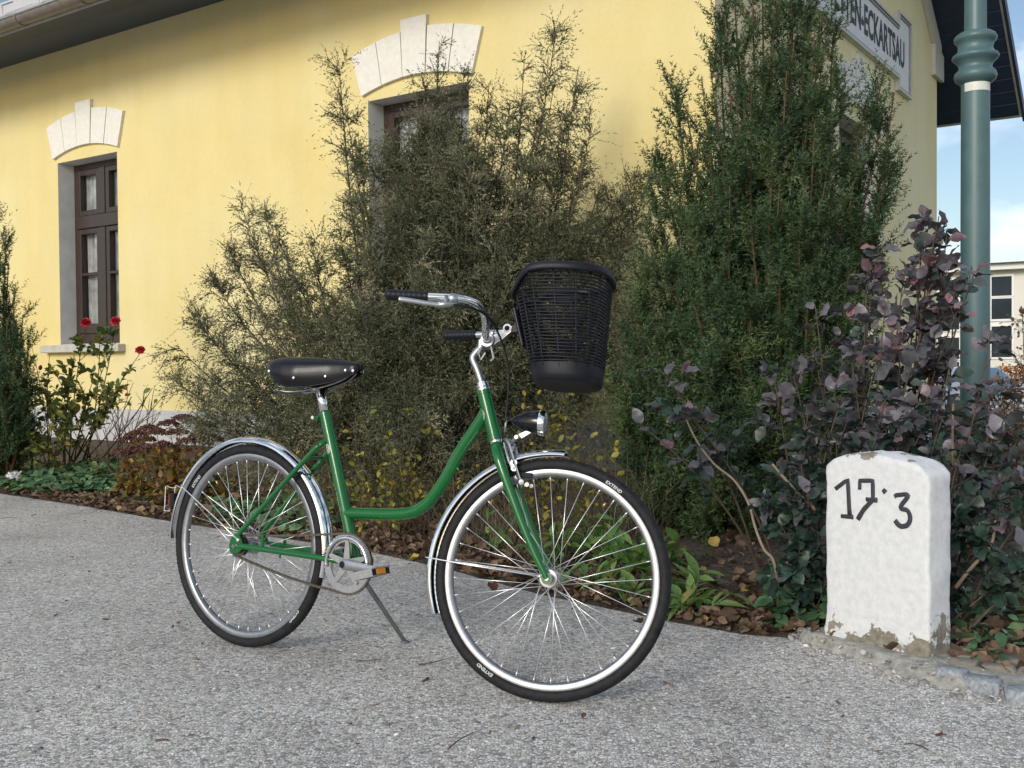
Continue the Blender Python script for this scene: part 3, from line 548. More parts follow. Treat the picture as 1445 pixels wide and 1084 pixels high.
b = MB(); b.box(LEN, OV, -1.045, -0.52, 4.52, 4.54); b.build('eaves_board', M['navy'], house)
gc = np.array([0, -1.115, 4.435])
b = MB(); nseg = 12
pr_ = [(gc[1] + .078 * math.cos(math.pi + math.pi * i / nseg), gc[2] + .078 * math.sin(math.pi + math.pi * i / nseg)) for i in range(nseg + 1)]
b.add([(w_, y, z) for w_ in (LEN, OV) for y, z in pr_], [(i, i + 1, nseg + 2 + i, nseg + 1 + i) for i in range(nseg)]); gut = b.build('gutter', M['gutter'], house, True)
b = MB(); b.tube([(LEN, gc[1] - .078, gc[2] + .004), (OV, gc[1] - .078, gc[2] + .004)], .013, 10); b.build('gutter_bead', M['alu'], gut, True)
for w_ in np.arange(-14.2, 0.5, 1.05):
    b = MB(); b.tube([(w_, gc[1] + .082 * math.cos(a), gc[2] + .082 * math.sin(a)) for a in np.linspace(math.pi * .98, 2.0 * math.pi, 14)], .009, 6); b.build('gutter_bracket', M['gutter'], gut, True)
for row in range(3):
    for i in range(17):
        w_ = -11.2 + i * .335 + (row % 2) * .167; g = -1.10 + row * .30; u_ = np.array([0, 1, .68]) / math.hypot(1, .68); nrm = np.array([0, -.68, 1]) / math.hypot(1, .68)
        o = np.array([w_, g, roof_z(g) + .135 + .004 * (i % 3)]); b = MB()
        b.prism([(.004, 0), (.331, 0), (.331, .38), (.004, .38)], 0, .014, lambda x, y, z: tuple(o + np.array([x, 0, 0]) + u_ * y + nrm * (z + .016 - .042 * y))); b.build('roof_tile', M['tile'], rf)
for i in range(7):
    w_ = -10.2 + i * .67; g = -.92; z = roof_z(g) + .165; b = MB(); b.tube([(w_, g + .18, z + .11), (w_, g, z + .02), (w_, g - .015, z + .13), (w_ + .0, g + .10, z + .20)], .010, 6); b.build('snow_guard', M['alu'], rf)
# white trim along the verge, and the sign
for mir in (False, True):
    q_ = [(RG, RZ - .015), (6.86, roof_z(6.86) - .015), (6.86, 4.80), (6.985, 4.76), (6.985, 4.45), (6.52, 4.45), (6.52, 4.82), (6.10, roof_z(6.10) - .30), (RG, RZ - .42)]
    if mir: q_ = [(2 * RG - g - .0015, z - (roof_z(g) - roof_z(2 * RG - g)) if z > 4.9 else z) for g, z in q_][::-1]
    b = MB(); b.prism(q_, 0.002, .05, lambda x, y, z: (z, x, y)); b.build('verge_trim', M['trim_grey'], house)
sg0, sg1, st0, st1 = 1.42, 5.40, 1.97, 4.84
def sign_poly(i): return [(st0 + i * .0, 4.03 + i), (st0 + 0, 3.91 + i), (sg0 + i, 3.91 + i), (sg0 + i, 4.775 - i), (st0, 4.775 - i)] 
def sp(i): return [(sg0 + i, 3.91 + i), (st0 - i, 3.91 + i), (st0 - i, 4.03 + i), (st1 + i, 4.03 + i), (st1 + i, 3.91 + i), (sg1 - i, 3.91 + i), (sg1 - i, 4.775 - i), (st1 + i, 4.775 - i), (st1 + i, 4.635 - i), (st0 - i, 4.635 - i), (st0 - i, 4.775 - i), (sg0 + i, 4.775 - i)]
b = MB(); b.prism(sp(0.0), .002, .022, lambda x, y, z: (z, x, y)); sign = b.build('station_sign', M['sign_white'], house)
def rim_of(i0, i1, z0, z1, name, mat):
    A, B = sp(i0), sp(i1); n_ = len(A); V = [(z0, *p) for p in A] + [(z1, *p) for p in A] + [(z1, *p) for p in B] + [(z0, *p) for p in B]; bb = MB()
    bb.add(V, [(k * n_ + i, k * n_ + (i + 1) % n_, (k + 1) % 4 * n_ + (i + 1) % n_, (k + 1) % 4 * n_ + i) for k in range(4) for i in range(n_)]); bb.build(name, mat, sign)
rim_of(0.0005, .030, .0225, .050, 'sign_frame', M['trim_grey']); rim_of(.036, .056, .0225, .036, 'sign_frame', M['sign_frame'])
V, F = text_mesh('KOPFSTETTEN-ECKARTSAU', 1.0, 0.03)
x0, x1 = V[:, 0].min(), V[:, 0].max(); z0, z1 = V[:, 1].min(), V[:, 1].max()
me = bpy.data.meshes.new('lettering'); me.from_pydata([(0.0245, 1.665 + (x - x0) / (x1 - x0) * 3.48, 4.195 + (y - z0) / (z1 - z0) * .305) for x, y, _ in V], [], F); me.materials.append(M['sign_ink']); link('lettering', me, sign)

# ---------------------------------------------------------------- cast iron post
pc = P(1376, 520, 5.5); post = empty('iron_post', Matrix.Translation((pc[0], pc[1], 0)))
tag(post, 'teal painted cast iron post with moulded collar beside the shrubs', 'post')
k = 5.5 / FPX
def pz(y): return P(1376, y, 5.5)[2]
def ring_part(name, prof, mat, n=40): b = MB(); b.lathe((0, 0, 0), (0, 0, 1), prof, n); return b.build(name, mat, post, 50)
ring_part('shaft', [(-.2, .0755), (pz(300), .0722), (pz(118), .0702)], M['post'])
ring_part('upper_shaft', [(pz(50), .0550), (pz(0), .0542), (3.6, .0535), (3.6, 0)], M['post'])
cp = [(120, 20.5), (117, 25), (113, 30), (108, 31.5), (103, 30), (99, 25.5), (96, 24), (92, 25), (87, 29), (84, 33), (81, 34.5), (78, 33), (76, 29), (72, 26), (66, 25.5), (61, 27.5), (58, 31), (54, 31.5), (50, 29), (47, 24), (45, 16)]
ring_part('collar', [(pz(y), r_ * k * .90) for y, r_ in cp], M['post'])
b = MB(); b.lathe((0, 0, 0), (0, 0, 1), [(pz(131.5), .0718), (pz(118.5), .0716)], 24, RAD(-160), RAD(-35), np.array([1.0, 0, 0])); b.build('sticker', M['sticker'], post, True)

# ---------------------------------------------------------------- far building, car
fo = P(1445, 508, 36); fo[2] = LOW
far = empty('far_building', frame_mat(fo, WV, GV, (0, 0, 1))); tag(far, 'cream building with stacked white framed windows far behind the post', 'building')
def fl_(x, y): q_ = on_plane(x, y, fo, GV) - fo; return q_ @ WV, q_[2]
zt_ = fl_(1445, 380)[1]
b = MB(); b.box(-14, 9, 0, 9, 0, zt_); b.build('wall', M['far_wall'], far)
b = MB(); b.box(-14.4, 9.4, -.45, 9.4, zt_ + .001, zt_ + .22); b.build('fascia', M['far_white'], far)
b = MB(); b.add([(-14.6, -.7, zt_ + .222), (9.6, -.7, zt_ + .222), (9.6, 9.6, zt_ + .222), (-14.6, 9.6, zt_ + .222), (-14.6, 4.5, zt_ + .5), (9.6, 4.5, zt_ + .5)], [(0, 1, 5, 4), (3, 4, 5, 2), (0, 4, 3), (1, 2, 5), (0, 3, 2, 1)]); b.build('roof', M['far_roof'], far)
def far_window(x0, x1, z0, z1):
    f = MB(); t_ = .07
    for a0, a1, c0, c1 in ((x0 - t_, x0, z0 - t_, z1 + t_), (x1, x1 + t_, z0 - t_, z1 + t_), (x0, x1, z0 - t_, z0), (x0, x1, z1, z1 + t_)): f.box(a0, a1, -.05, .06, c0, c1)
    wf = f.build('window_frame', M['far_white'], far); p = MB(); p.box(x0, x1, -.02, -.005, z0, z1); p.build('pane', M['dark_glass'], wf)
for xa, xb, rows in ((1399.5, 1428, ((391, 417), (422, 450), (461, 504))), (1326, 1354, ((396, 409), (426, 465), (477, 507), (511, 521))), (1250, 1280, ((392, 420), (426, 466))), (1500, 1530, ((388, 416), (420, 448)))):
    for ya, yb in rows:
        a, z1 = fl_(xa, ya); c, z0 = fl_(xb, yb); far_window(a, c, z0, z1)

cc = P(1366, 510, 24); car = empty('parked_car', frame_mat((cc[0], cc[1], LOW), unit(np.array([.99, .12, 0])), unit(np.array([-.12, .99, 0])), (0, 0, 1)))
tag(car, 'pale car with blue windscreen parked far behind the teal post', 'car')
def loft(secs): 
    b = MB(); n_ = len(secs[0]); V = [p for s_ in secs for p in s_]; F = [(k * n_ + i, k * n_ + (i + 1) % n_, (k + 1) * n_ + (i + 1) % n_, (k + 1) * n_ + i) for k in range(len(secs) - 1) for i in range(n_)]
    F += [tuple(range(n_ - 1, -1, -1)), tuple(range((len(secs) - 1) * n_, len(secs) * n_))]; return b.add(V, F)
def sec(y, hw, z0, z1): c = .12; return [(-hw + c, y, z0), (hw - c, y, z0), (hw, y, z0 + c), (hw, y, z1 - c), (hw - c * 1.4, y, z1), (-hw + c * 1.4, y, z1), (-hw, y, z1 - c), (-hw, y, z0 + c)]
loft([sec(-2.0, .62, .30, .62), sec(-1.85, .82, .22, .74), sec(-1.2, .86, .20, .90), sec(-.4, .87, .20, .95), sec(1.2, .87, .20, .95), sec(2.0, .84, .25, .92), sec(2.15, .70, .35, .75)]).build('body', M['car_paint'], car, 40)
loft([[(-.74, -1.0, .93), (.74, -1.0, .93), (.74, -1.0, .94), (-.74, -1.0, .94)], [(-.72, -.30, .95), (.72, -.30, .95), (.56, -.30, 1.38), (-.56, -.30, 1.38)], [(-.72, .9, .95), (.72, .9, .95), (.55, .9, 1.41), (-.55, .9, 1.41)], [(-.70, 1.9, .95), (.70, 1.9, .95), (.50, 1.75, 1.1), (-.50, 1.75, 1.1)]]).build('cabin', M['car_paint'], car, 40)
b = MB(); b.add([(-.67, -.985, .955), (.67, -.985, .955), (.51, -.325, 1.36), (-.51, -.325, 1.36)], [(0, 1, 2, 3)]); b.v = [(x, y - .03, z + .012) for x, y, z in b.v]; b.build('windscreen', M['car_glass'], car)
for s_ in (-1, 1):
    b = MB(); b.lathe((s_ * .62, -1.93, .62), (0, -1, 0), [(-.1, .0), (-.06, .12), (.04, .11), (.07, .0)], 14); b.build('headlight', M['clear_lens'], car, True)
    b = MB(); b.box(s_ * .90 - .09, s_ * .90 + .09, -.75, -.65, .93, 1.06, .02); b.build('wing_mirror', M['car_paint'], car)
    for y in (-1.3, 1.35):
        b = MB(); b.lathe((s_ * .78, y, .31), (s_, 0, 0), [(-.1, .2), (-.1, .29), (-.06, .31), (.06, .31), (.1, .28), (.09, .18), (.06, .0)], 24); b.build('wheel', M['rubber'], car, True)

# ---------------------------------------------------------------- bicycle (x forward, y to the rider's left, z up)
BF_, BR_, BU_ = np.array([0.86110952, -0.50841951, 0]), np.array([-0.50693121, -0.8585888, 0.07645927]), np.array([0.03887338, 0.06583981, 0.99707271])
bike = empty('bicycle', frame_mat((-0.93619, 3.58006, 0.0), BF_, -BR_, BU_))
tag(bike, 'green step-through bicycle with black wicker basket and leather saddle', 'bicycle')
WB, RT_ = 1.18935, 0.349
HA_ = RAD(69.5); ax_ = Vector((-math.cos(HA_), 0, math.sin(HA_))); cx_ = Vector((WB - .055, 0, RT_))
STEER = Matrix.Translation(cx_) @ Matrix.Rotation(RAD(18.233), 4, ax_) @ Matrix.Translation(-cx_)
def b3(a, off, u): return np.array([a, -off, u])

def build_wheel(name, hubpos, base, rear):
    w = empty(name, base @ Matrix.Translation(hubpos), bike); Rm, tw = RT_ - .0185, .0185
    prof = [(tw * math.sin(a), Rm + tw * math.cos(a)) for a in np.linspace(RAD(-142), RAD(142), 19)]
    b = MB(); b.lathe((0, 0, 0), (0, 1, 0), prof, 128); b.build('tyre', M['rubber'], w, True)
    tv, tf = [], []                                   # slanted tread blocks along both shoulders
    tb = MB()
    for k in range(150):
        a = 2 * math.pi * k / 150
        for sgn in (-1, 1):
            V = []
            for (al, da) in ((30, 0), (52, .010), (52, .026), (30, .016)):
                for ex in (0.0002, 0.0011):
                    rr = Rm + (tw + ex) * math.cos(RAD(al)); yy = sgn * (tw + ex) * math.sin(RAD(al)); V.append((rr * math.cos(a + da), yy, rr * math.sin(a + da)))
            tb.add(V, [(1, 3, 5, 7), (0, 1, 3, 2), (2, 3, 5, 4), (4, 5, 7, 6), (6, 7, 1, 0)])
    t_ = tb.build('tread', M['rubber'], w); t_['kind'] = 'stuff'
    b = MB(); rp_ = [(-.012, .3165), (-.0128, .313), (-.0118, .300), (-.008, .2955), (0, .294), (.008, .2955), (.0118, .300), (.0128, .313), (.012, .3165), (.0105, .3165), (.0100, .309), (0, .306), (-.0100, .309), (-.0105, .3165), (-.012, .3165)]
    b.lathe((0, 0, 0), (0, 1, 0), rp_, 96); b.build('rim', M['rim'], w, 40)
    fy, fr_ = (.030, .0215) if not rear else (.026, .030); b = MB()
    hp = [(-fy - .016, .0), (-fy - .016, .009), (-fy - .004, .011), (-fy - .003, fr_ + .004), (-fy + .001, fr_ + .004), (-fy + .004, .016 if not rear else .024), (0, .014 if not rear else .023), (fy - .004, .016 if not rear else .024), (fy - .001, fr_ + .004), (fy + .003, fr_ + .004), (fy + .004, .011), (fy + .016, .009), (fy + .016, 0)]
    b.lathe((0, 0, 0), (0, 1, 0), hp, 24); b.tube([(0, -.070 if rear else -.060, 0), (0, .070 if rear else .060, 0)], .0047, 10)
    for s_ in (-1, 1):
        o_ = .064 if rear else .056; b.lathe((0, s_ * o_, 0), (0, s_, 0), [(-.002, .010), (-.001, .010), (0, .0085), (.004, .0085), (.006, .007), (.006, .0)], 6)
        b.lathe((0, s_ * (o_ - .003), 0), (0, s_, 0), [(-.001, .0), (-.001, .0115), (.001, .0115), (.001, 0)], 16)
    b.build('hub', M['steel'], w, 35)
    sm = None
    for k in range(36):
        th = RAD(10 * k + 4); side = -1 if k % 2 else 1; dr = 1 if (k // 2) % 2 else -1; fa = th + dr * RAD(66)
        p0 = Vector((fr_ * math.cos(fa), side * (fy + (.001 if dr > 0 else -.001)), fr_ * math.sin(fa))); p1 = Vector((.298 * math.cos(th), side * .002, .298 * math.sin(th))); d = p1 - p0
        if sm is None:
            mb = MB(); mb.tube([(0, 0, 0), (0, 0, d.length - .016)], .00115, 6); mb.tube([(0, 0, d.length - .016), (0, 0, d.length)], .0021, 6); sm = mb.mesh('spoke', M['spoke'], True)
        link('spoke', sm, w, Matrix.Translation(p0) @ d.to_track_quat('Z', 'Y').to_matrix().to_4x4())
    va = RAD(57 if not rear else 128); c, s_ = math.cos(va), math.sin(va); b = MB(); b.tube([(.300 * c, 0, .300 * s_), (.272 * c, 0, .272 * s_)], .0032, 8); b.build('valve_stem', M['plastic'], w, True)
    b = MB(); b.tube([(.273 * c, 0, .273 * s_), (.258 * c, 0, .258 * s_)], .0040, 8); b.build('valve', M['brass'], w, True)
    for deg in ((58, 238) if not rear else (140, 318)):
        V, F = text_mesh('EXTEND', 1.0, 0.02); V = V[:, :2]; V[:, 0] *= 1.18; sc = .0125; V = V * sc; V[:, 0] -= (V[:, 0].max() + V[:, 0].min()) / 2; V[:, 0] += V[:, 1] * .12; pts = []
        for x, y in V:
            rr = .3205 + y; a = RAD(deg) - x / .327; pts.append((rr * math.cos(a), -math.sqrt(max(1e-9, tw ** 2 - (rr - Rm) ** 2)) - .0007, rr * math.sin(a)))
        me = bpy.data.meshes.new('lettering'); me.from_pydata(pts, [], F); me.materials.append(M['white_print']); link('lettering', me, w)
    return w
ID = Matrix.Identity(4)
rear_w = build_wheel('rear_wheel', Vector((0, 0, RT_)), ID, True); front_w = build_wheel('front_wheel', Vector((WB, 0, RT_)), STEER, False)
b = MB(); pts = []
for k in range(36):
    a0 = 2 * math.pi * k / 36; pts.append((.037 if k % 2 else .032, a0))
b.prism([(r_ * math.cos(a), r_ * math.sin(a)) for r_, a in pts], .042, .046, lambda x, y, z: (x, -z, y)); b.lathe((0, -.040, 0), (0, -1, 0), [(0, .02), (.008, .018), (.012, .010)], 20); b.build('sprocket', M['chain'], rear_w, 30)

# frame
f = MB()
def tb(path, r_, n=18): f.tube(path, r_, n)
tb([b3(.946, 0, .893), b3(.9949, 0, .743)], .0203, 24)
for a, u in ((.946, .893), (.9949, .743)):
    d = unit(np.array([.0489, 0, -.15])); o = b3(a, 0, u); s_ = 1 if u > .8 else -1; tb([o, o + d * .012 * s_], .0218, 24)
mt = spline([b3(.960, 0, .833), b3(.9355, 0, .7939), b3(.8705, 0, .7062), b3(.8191, 0, .6200), b3(.7700, 0, .5560), b3(.7300, 0, .5230), b3(.6853, 0, .5055), b3(.6143, 0, .4965), b3(.5300, 0, .4925), b3(.430, 0, .488)], 8); tb(mt, .0188, 24)
tb([b3(.3245, 0, .8156), b3(.4820, 0, .332)], .0192, 24); tb([b3(.482, -.036, .332), b3(.482, .036, .332)], .0225, 24)
for s_ in (1, -1):
    tb(spline([b3(.345, .012 * s_, .722), b3(.335, .030 * s_, .706), b3(.300, .042 * s_, .672), b3(.0528, .058 * s_, .4298), b3(.016, .060 * s_, .392)], 6), [.0085] * 25, 12)
    tb(spline([b3(.470, .018 * s_, .333), b3(.430, .034 * s_, .336), b3(.380, .046 * s_, .3405), b3(.200, .054 * s_, .347), b3(.022, .0605 * s_, .352)], 6), [.0100] * 25, 12)
    y0_, y1_ = sorted((-.0575 * s_, -.0635 * s_)); f.prism([(-.026, .349), (-.022, .331), (-.006, .324), (.016, .328), (.034, .342), (.034, .362), (.022, .384), (.012, .398), (-.004, .388), (-.018, .376)], y0_, y1_, lambda x, y, z: (x, z, y))
    f.box(.112, .126, *sorted((-.052 * s_, -.058 * s_)), .345, .398, .002)
tb([b3(.29, -.043, .662), b3(.29, .043, .662)], .006, 10); tb([b3(.40, -.04, .340), b3(.40, .04, .340)], .007, 10)
f.tube([b3(.200, .054, .340), b3(.200, .054, .326)], .0035, 8); f.tube([b3(.852, 0, .664), b3(.862, 0, .651), b3(.868, .0, .648)], .004, 8)
f.box(.305, .332, -.010, .010, .795, .812, .003); f.tube([b3(.300, -.012, .797), b3(.300, .012, .797)], .007, 10)
frame = f.build('frame', M['green'], bike, 40)
b = MB(); b.tube([b3(.296, -.02, .797), b3(.296, .024, .797)], .0042, 8); b.lathe(b3(.296, .024, .797), (0, -1, 0), [(0, .0065), (.006, .006), (.006, 0)], 8); b.build('clamp_bolt', M['chrome'], frame, 40)
def tube_badge(p0, p1, t, rad, ang, hw, hh):
    """oval badge bent round a tube, ring and centre marks proud of it"""
    p0, p1 = np.array(p0), np.array(p1); T = unit(p1 - p0); c = p0 + (p1 - p0) * t; u = unit(np.array([0, -1.0, 0])); v = np.cross(T, u); out = []
    def pt(x, y, e): a = RAD(ang) + x / rad; return c + T * y + (rad + e) * (math.cos(a) * u + math.sin(a) * v)
    b = MB(); n = 28; V = [pt(0, 0, .0012)] + [pt(hw * k / 3 * math.cos(2 * math.pi * i / n), hh * k / 3 * math.sin(2 * math.pi * i / n), .0012) for k in (1, 2, 3) for i in range(n)]
    F = [(0, 1 + i, 1 + (i + 1) % n) for i in range(n)] + [(1 + k * n + i, 1 + (k + 1) * n + i, 1 + (k + 1) * n + (i + 1) % n, 1 + k * n + (i + 1) % n) for k in range(2) for i in range(n)]
    b.add(V, F); bo = b.build('badge', M['badge'], frame, True)
    g = MB()
    g.tube([pt(hw * .80 * math.cos(a), hh * .80 * math.sin(a), .0014) for a in np.linspace(0, 2 * math.pi, 24, endpoint=False)], .0007, 6, closed=True)
    for y in (-.42, -.14, .14, .42): g.tube([pt(x * hw * .55 * (1 - .5 * abs(y)), hh * y, .0014) for x in np.linspace(-1, 1, 8)], .0009, 6)
    g.build('badge_print', M['green'], frame, True)
tube_badge(b3(.3245, 0, .8156), b3(.4820, 0, .332), .245, .0192, 18, .0125, .0165); tube_badge(b3(.946, 0, .893), b3(.9949, 0, .743), .47, .0203, 40, .0115, .0155)

# steered group: fork, headset, stem, bars
def sb(b, name, mat, parent=bike, sm=True): return b.build(name, mat, parent, sm, STEER if parent is bike else None)
b = MB()
b.tube([b3(.9965, 0, .738), b3(1.003, 0, .714), b3(1.008, 0, .695)], [.0185, .0195, .017], 18)
for s_ in (1, -1):
    pa = spline([b3(1.000, .004 * s_, .728), b3(1.006, .030 * s_, .716), b3(1.018, .047 * s_, .690), b3(1.036, .0525 * s_, .650), b3(1.066, .054 * s_, .585), b3(1.110, .055 * s_, .492), b3(1.148, .056 * s_, .420), b3(1.176, .056 * s_, .372), b3(WB, .056 * s_, RT_)], 6)
    b.tube(pa, np.interp(np.linspace(0, 1, len(pa)), [0, .15, .3, .5, 1], [.016, .0165, .0165, .0135, .0085]), 14)
    b.lathe(b3(WB, .056 * s_, RT_), (0, -s_, 0), [(-.003, 0), (-.003, .0165), (.003, .0165), (.003, 0)], 20)
    b.tube([b3(1.075, .057 * s_, .560), b3(1.088, .060 * s_, .552)], .0045, 8)
fork = sb(b, 'fork', M['green'], sm=40)
hd = unit(np.array([.0489, 0, -.15]))
def hring(c, prof, name, mat): bb = MB(); bb.lathe(c, hd, prof, 24); return sb(bb, name, mat, sm=40)
hring(b3(.946, 0, .893), [(-.026, .013), (-.026, .0165), (-.020, .0165), (-.019, .019), (-.012, .019), (-.010, .0165), (-.008, .0195), (0, .0195), (0, .012)], 'headset', M['chrome'])
hring(b3(.9949, 0, .743), [(0, .012), (0, .0195), (.004, .020), (.009, .0185), (.009, .012)], 'crown_race', M['chrome'])
b = MB(); b.tube(spline([b3(.938, 0, .915), b3(.921, 0, .955), b3(.905, 0, .985), b3(.905, 0, 1.000), b3(.922, 0, 1.022), b3(.944, 0, 1.042)], 6), [.0112] * 31, 16); stem = sb(b, 'stem', M['alu'])
b = MB(); c0 = b3(.950, 0, 1.046); b.lathe(c0 + [0, .026, 0], (0, -1, 0), [(0, .013), (0, .021), (.006, .023), (.046, .023), (.052, .021), (.052, .013)], 24)
b.tube([c0 + [-.012, -.018, -.010], c0 + [-.026, -.020, -.045], c0 + [-.016, -.020, -.062], c0 + [-.004, -.018, -.040]], .0045, 8); b.tube([c0 + [.012, -.018, -.018], c0 + [.024, -.019, -.055], c0 + [.014, -.018, -.065]], .004, 8)
b.box(c0[0] - .03, c0[0] - .012, -.02, .02, c0[2] - .03, c0[2] + .005, .004); sb(b, 'bar_clamp', M['alu'], sm=40)
bp = [(.950, 0, 1.046), (.953, .045, 1.048), (.960, .085, 1.058), (.967, .125, 1.083), (.965, .165, 1.107), (.950, .205, 1.1190), (.915, .238, 1.1215), (.860, .258, 1.1195), (.790, .273, 1.1185), (.722, .286, 1.1175)]
b = MB()
pb = [b3(a, -o, u) for a, o, u in bp[:0:-1]] + [b3(*q_) for q_ in bp]; b.tube(spline(pb, 7), .0112, 14); sb(b, 'handlebar', M['chrome'])
for s_ in (1, -1):
    g = MB(); p0, p1 = np.array(bp[-1]), np.array(bp[-3]); dd = unit(p1 - p0); gp = [p0 + dd * t for t in np.linspace(-.012, .112, 26)]
    gr = [.008, .014] + [.0158 + .0007 * math.sin(k * 2.1) for k in range(22)] + [.0165, .0165]; g.tube([b3(q_[0], s_ * q_[1], q_[2]) for q_ in gp], gr, 14); sb(g, 'grip', M['plastic'])
    if s_ > 0:      # one brake lever, near side
        g = MB(); base_ = [b3(.915, .240, 1.105), b3(.885, .262, 1.098), b3(.860, .270, 1.094)]; g.tube(base_, [.009, .010, .008], 10); g.lathe(b3(.900, .243, 1.119), unit(np.array([-.9, -.35, 0])), [(-.012, .0125), (-.010, .0155), (.010, .0155), (.012, .0125)], 18)
        g.tube(spline([b3(.868, .268, 1.095), b3(.830, .282, 1.0965), b3(.785, .297, 1.100), b3(.758, .305, 1.101)], 6), [.0075] * 18 + [.0065], 10, flat=.6); g.lathe(b3(.885, .262, 1.112), (0, 0, 1), [(-.016, .006), (.012, .006), (.012, 0)], 10); sb(g, 'brake_lever', M['alu'])
    else:
        g = MB(); g.lathe(b3(.893, -.246, 1.119), unit(np.array([-.9, .35, 0])), [(-.012, .0125), (-.010, .0150), (.010, .0150), (.012, .0125)], 18); sb(g, 'bar_collar', M['alu'])
b = MB(); b.tube(spline([b3(.905, .255, 1.100), b3(.945, .232, 1.098), b3(.972, .170, 1.095), b3(.990, .110, 1.075), b3(1.012, .075, 1.025), b3(1.028, .055, .965), b3(1.033, .045, .890), b3(1.030, .038, .810), b3(1.030, .036, .748)], 8), .0032, 8); sb(b, 'brake_cable', M['plastic'])
b = MB(); b.tube([b3(1.0305, .036, .815), b3(1.030, .036, .765)], .0042, 8); sb(b, 'cable_adjuster', M['alu'])
# front brake
b = MB()
for s_ in (1, -1):
    b.tube(spline([b3(1.030, .022 * s_, .748), b3(1.042, .036 * s_, .735), b3(1.056, .038 * s_, .700), b3(1.074, .036 * s_, .655), b3(1.086, .034 * s_, .626)], 5), [.0065] * 10 + [.0055] * 11, 8, flat=.75)
    b.tube(spline([b3(1.026, .02 * s_, .735), b3(1.044, .033 * s_, .690), b3(1.062, .034 * s_, .655)], 5), .0038, 8)
    b.lathe(b3(1.092, .036 * s_, .620), (0, -s_, 0), [(-.010, .0), (-.010, .008), (.008, .008), (.010, .0)], 12); b.lathe(b3(1.108, .032 * s_, .614), (0, -s_, 0), [(-.008, 0), (-.008, .006), (.008, .006), (.008, 0)], 10)
    b.lathe(b3(1.064, .036 * s_, .676), (0, -s_, 0), [(-.004, .010), (.004, .010), (.004, .004)], 14); b.lathe(b3(1.066, .036 * s_, .660), (0, -s_, 0), [(-.004, .009), (.004, .009), (.004, .003)], 14)
b.lathe(b3(1.030, 0, .722), (1, 0, 0), [(-.02, .007), (.018, .007), (.018, .011), (.026, .009), (.026, 0)], 14); b.tube([b3(1.030, .022, .748), b3(1.026, 0, .735), b3(1.030, -.022, .748)], .006, 8)
cal = sb(b, 'brake_caliper', M['alu'], sm=40)
b = MB()
for s_ in (1, -1): b.box(1.070, 1.118, *sorted((-.0135 * s_, -.0240 * s_)), .634, .650, .002)
sb(b, 'brake_pad', M['rubber'], cal, False)
# headlight
LA = unit(np.array([.106, 0, -.004])); lc = b3(1.038, 0, .806)
hl = MB(); hl.lathe(lc, LA, [(0, .0), (.001, .006), (.010, .014), (.025, .0225), (.045, .0300), (.065, .0345), (.080, .0362), (.088, .0365)], 32); head = sb(hl, 'headlight', M['black_gloss'])
b = MB(); b.lathe(lc, LA, [(.0882, .0362), (.0884, .0392), (.093, .0400), (.102, .0400), (.107, .0385), (.107, .0350)], 32); sb(b, 'headlight_ring', M['chrome'], head, 40)
b = MB(); b.lathe(lc, LA, [(.1065, .0352), (.109, .0280), (.111, .0150), (.112, .0)], 32); sb(b, 'headlight_lens', M['clear_lens'], head)
b = MB(); b.prism([(1.066, .764), (1.094, .778), (1.108, .774), (1.076, .752)], -.011, .011, lambda x, y, z: (x, z, y)); b.tube([b3(1.076, 0, .760), b3(1.058, 0, .756), b3(1.042, 0, .736), b3(1.034, 0, .722)], .0062, 8, flat=1.5); b.lathe(b3(1.060, .012, .755), (0, -1, 0), [(-.026, 0), (-.026, .006), (.003, .006), (.003, 0)], 10); sb(b, 'headlight_bracket', M['alu'], head, 40)

# mudguards
def guard(c, r_, a0, a1, n=56):
    b = MB(); outer = [(-.0275, -.016), (-.0265, -.010), (-.021, -.0035), (-.011, 0.0006), (0, .0018), (.011, .0006), (.021, -.0035), (.0265, -.010), (.0275, -.016)]; inner = [(y * .96, d - .0014) for y, d in outer[::-1]]; pr = outer + inner; m_ = len(pr)
    V = [(c[0] + (r_ + d) * math.cos(a), y, c[1] + (r_ + d) * math.sin(a)) for a in np.linspace(RAD(a0), RAD(a1), n + 1) for y, d in pr]
    F = [(k * m_ + i, k * m_ + (i + 1) % m_, (k + 1) * m_ + (i + 1) % m_, (k + 1) * m_ + i) for k in range(n) for i in range(m_)] + [tuple(range(m_ - 1, -1, -1)), tuple(range(n * m_, n * m_ + m_))]
    return b.add(V, F)
rg = guard((0, RT_), .3745, -12, 181).build('rear_mudguard', M['chrome'], bike, 45)
fg = sb(guard((WB, RT_), .3745, 86.5, 201), 'front_mudguard', M['chrome'], sm=45)
for s_ in (1, -1):
    b = MB(); b.tube([b3(.018, .066 * s_, .372), b3(-.10, .048 * s_, .430), b3(-.304, .0295 * s_, .5335), b3(-.315, .026 * s_, .541)], .0021, 8); b.lathe(b3(.018, .066 * s_, .372), (0, -s_, 0), [(-.004, 0), (-.004, .006), (.004, .006), (.004, 0)], 12); b.build('mudguard_stay', M['spoke'], rg, True)
    b = MB(); b.tube([b3(WB - .022, .050 * s_, .354), b3(.95, .040 * s_, .370), b3(.820, .0300 * s_, .3815), b3(.813, .026 * s_, .382)], .0021, 8); b.lathe(b3(WB - .022, .050 * s_, .354), (0, -s_, 0), [(-.004, 0), (-.004, .005), (.004, .005), (.004, 0)], 12); b.build('mudguard_stay', M['spoke'], fg, True)
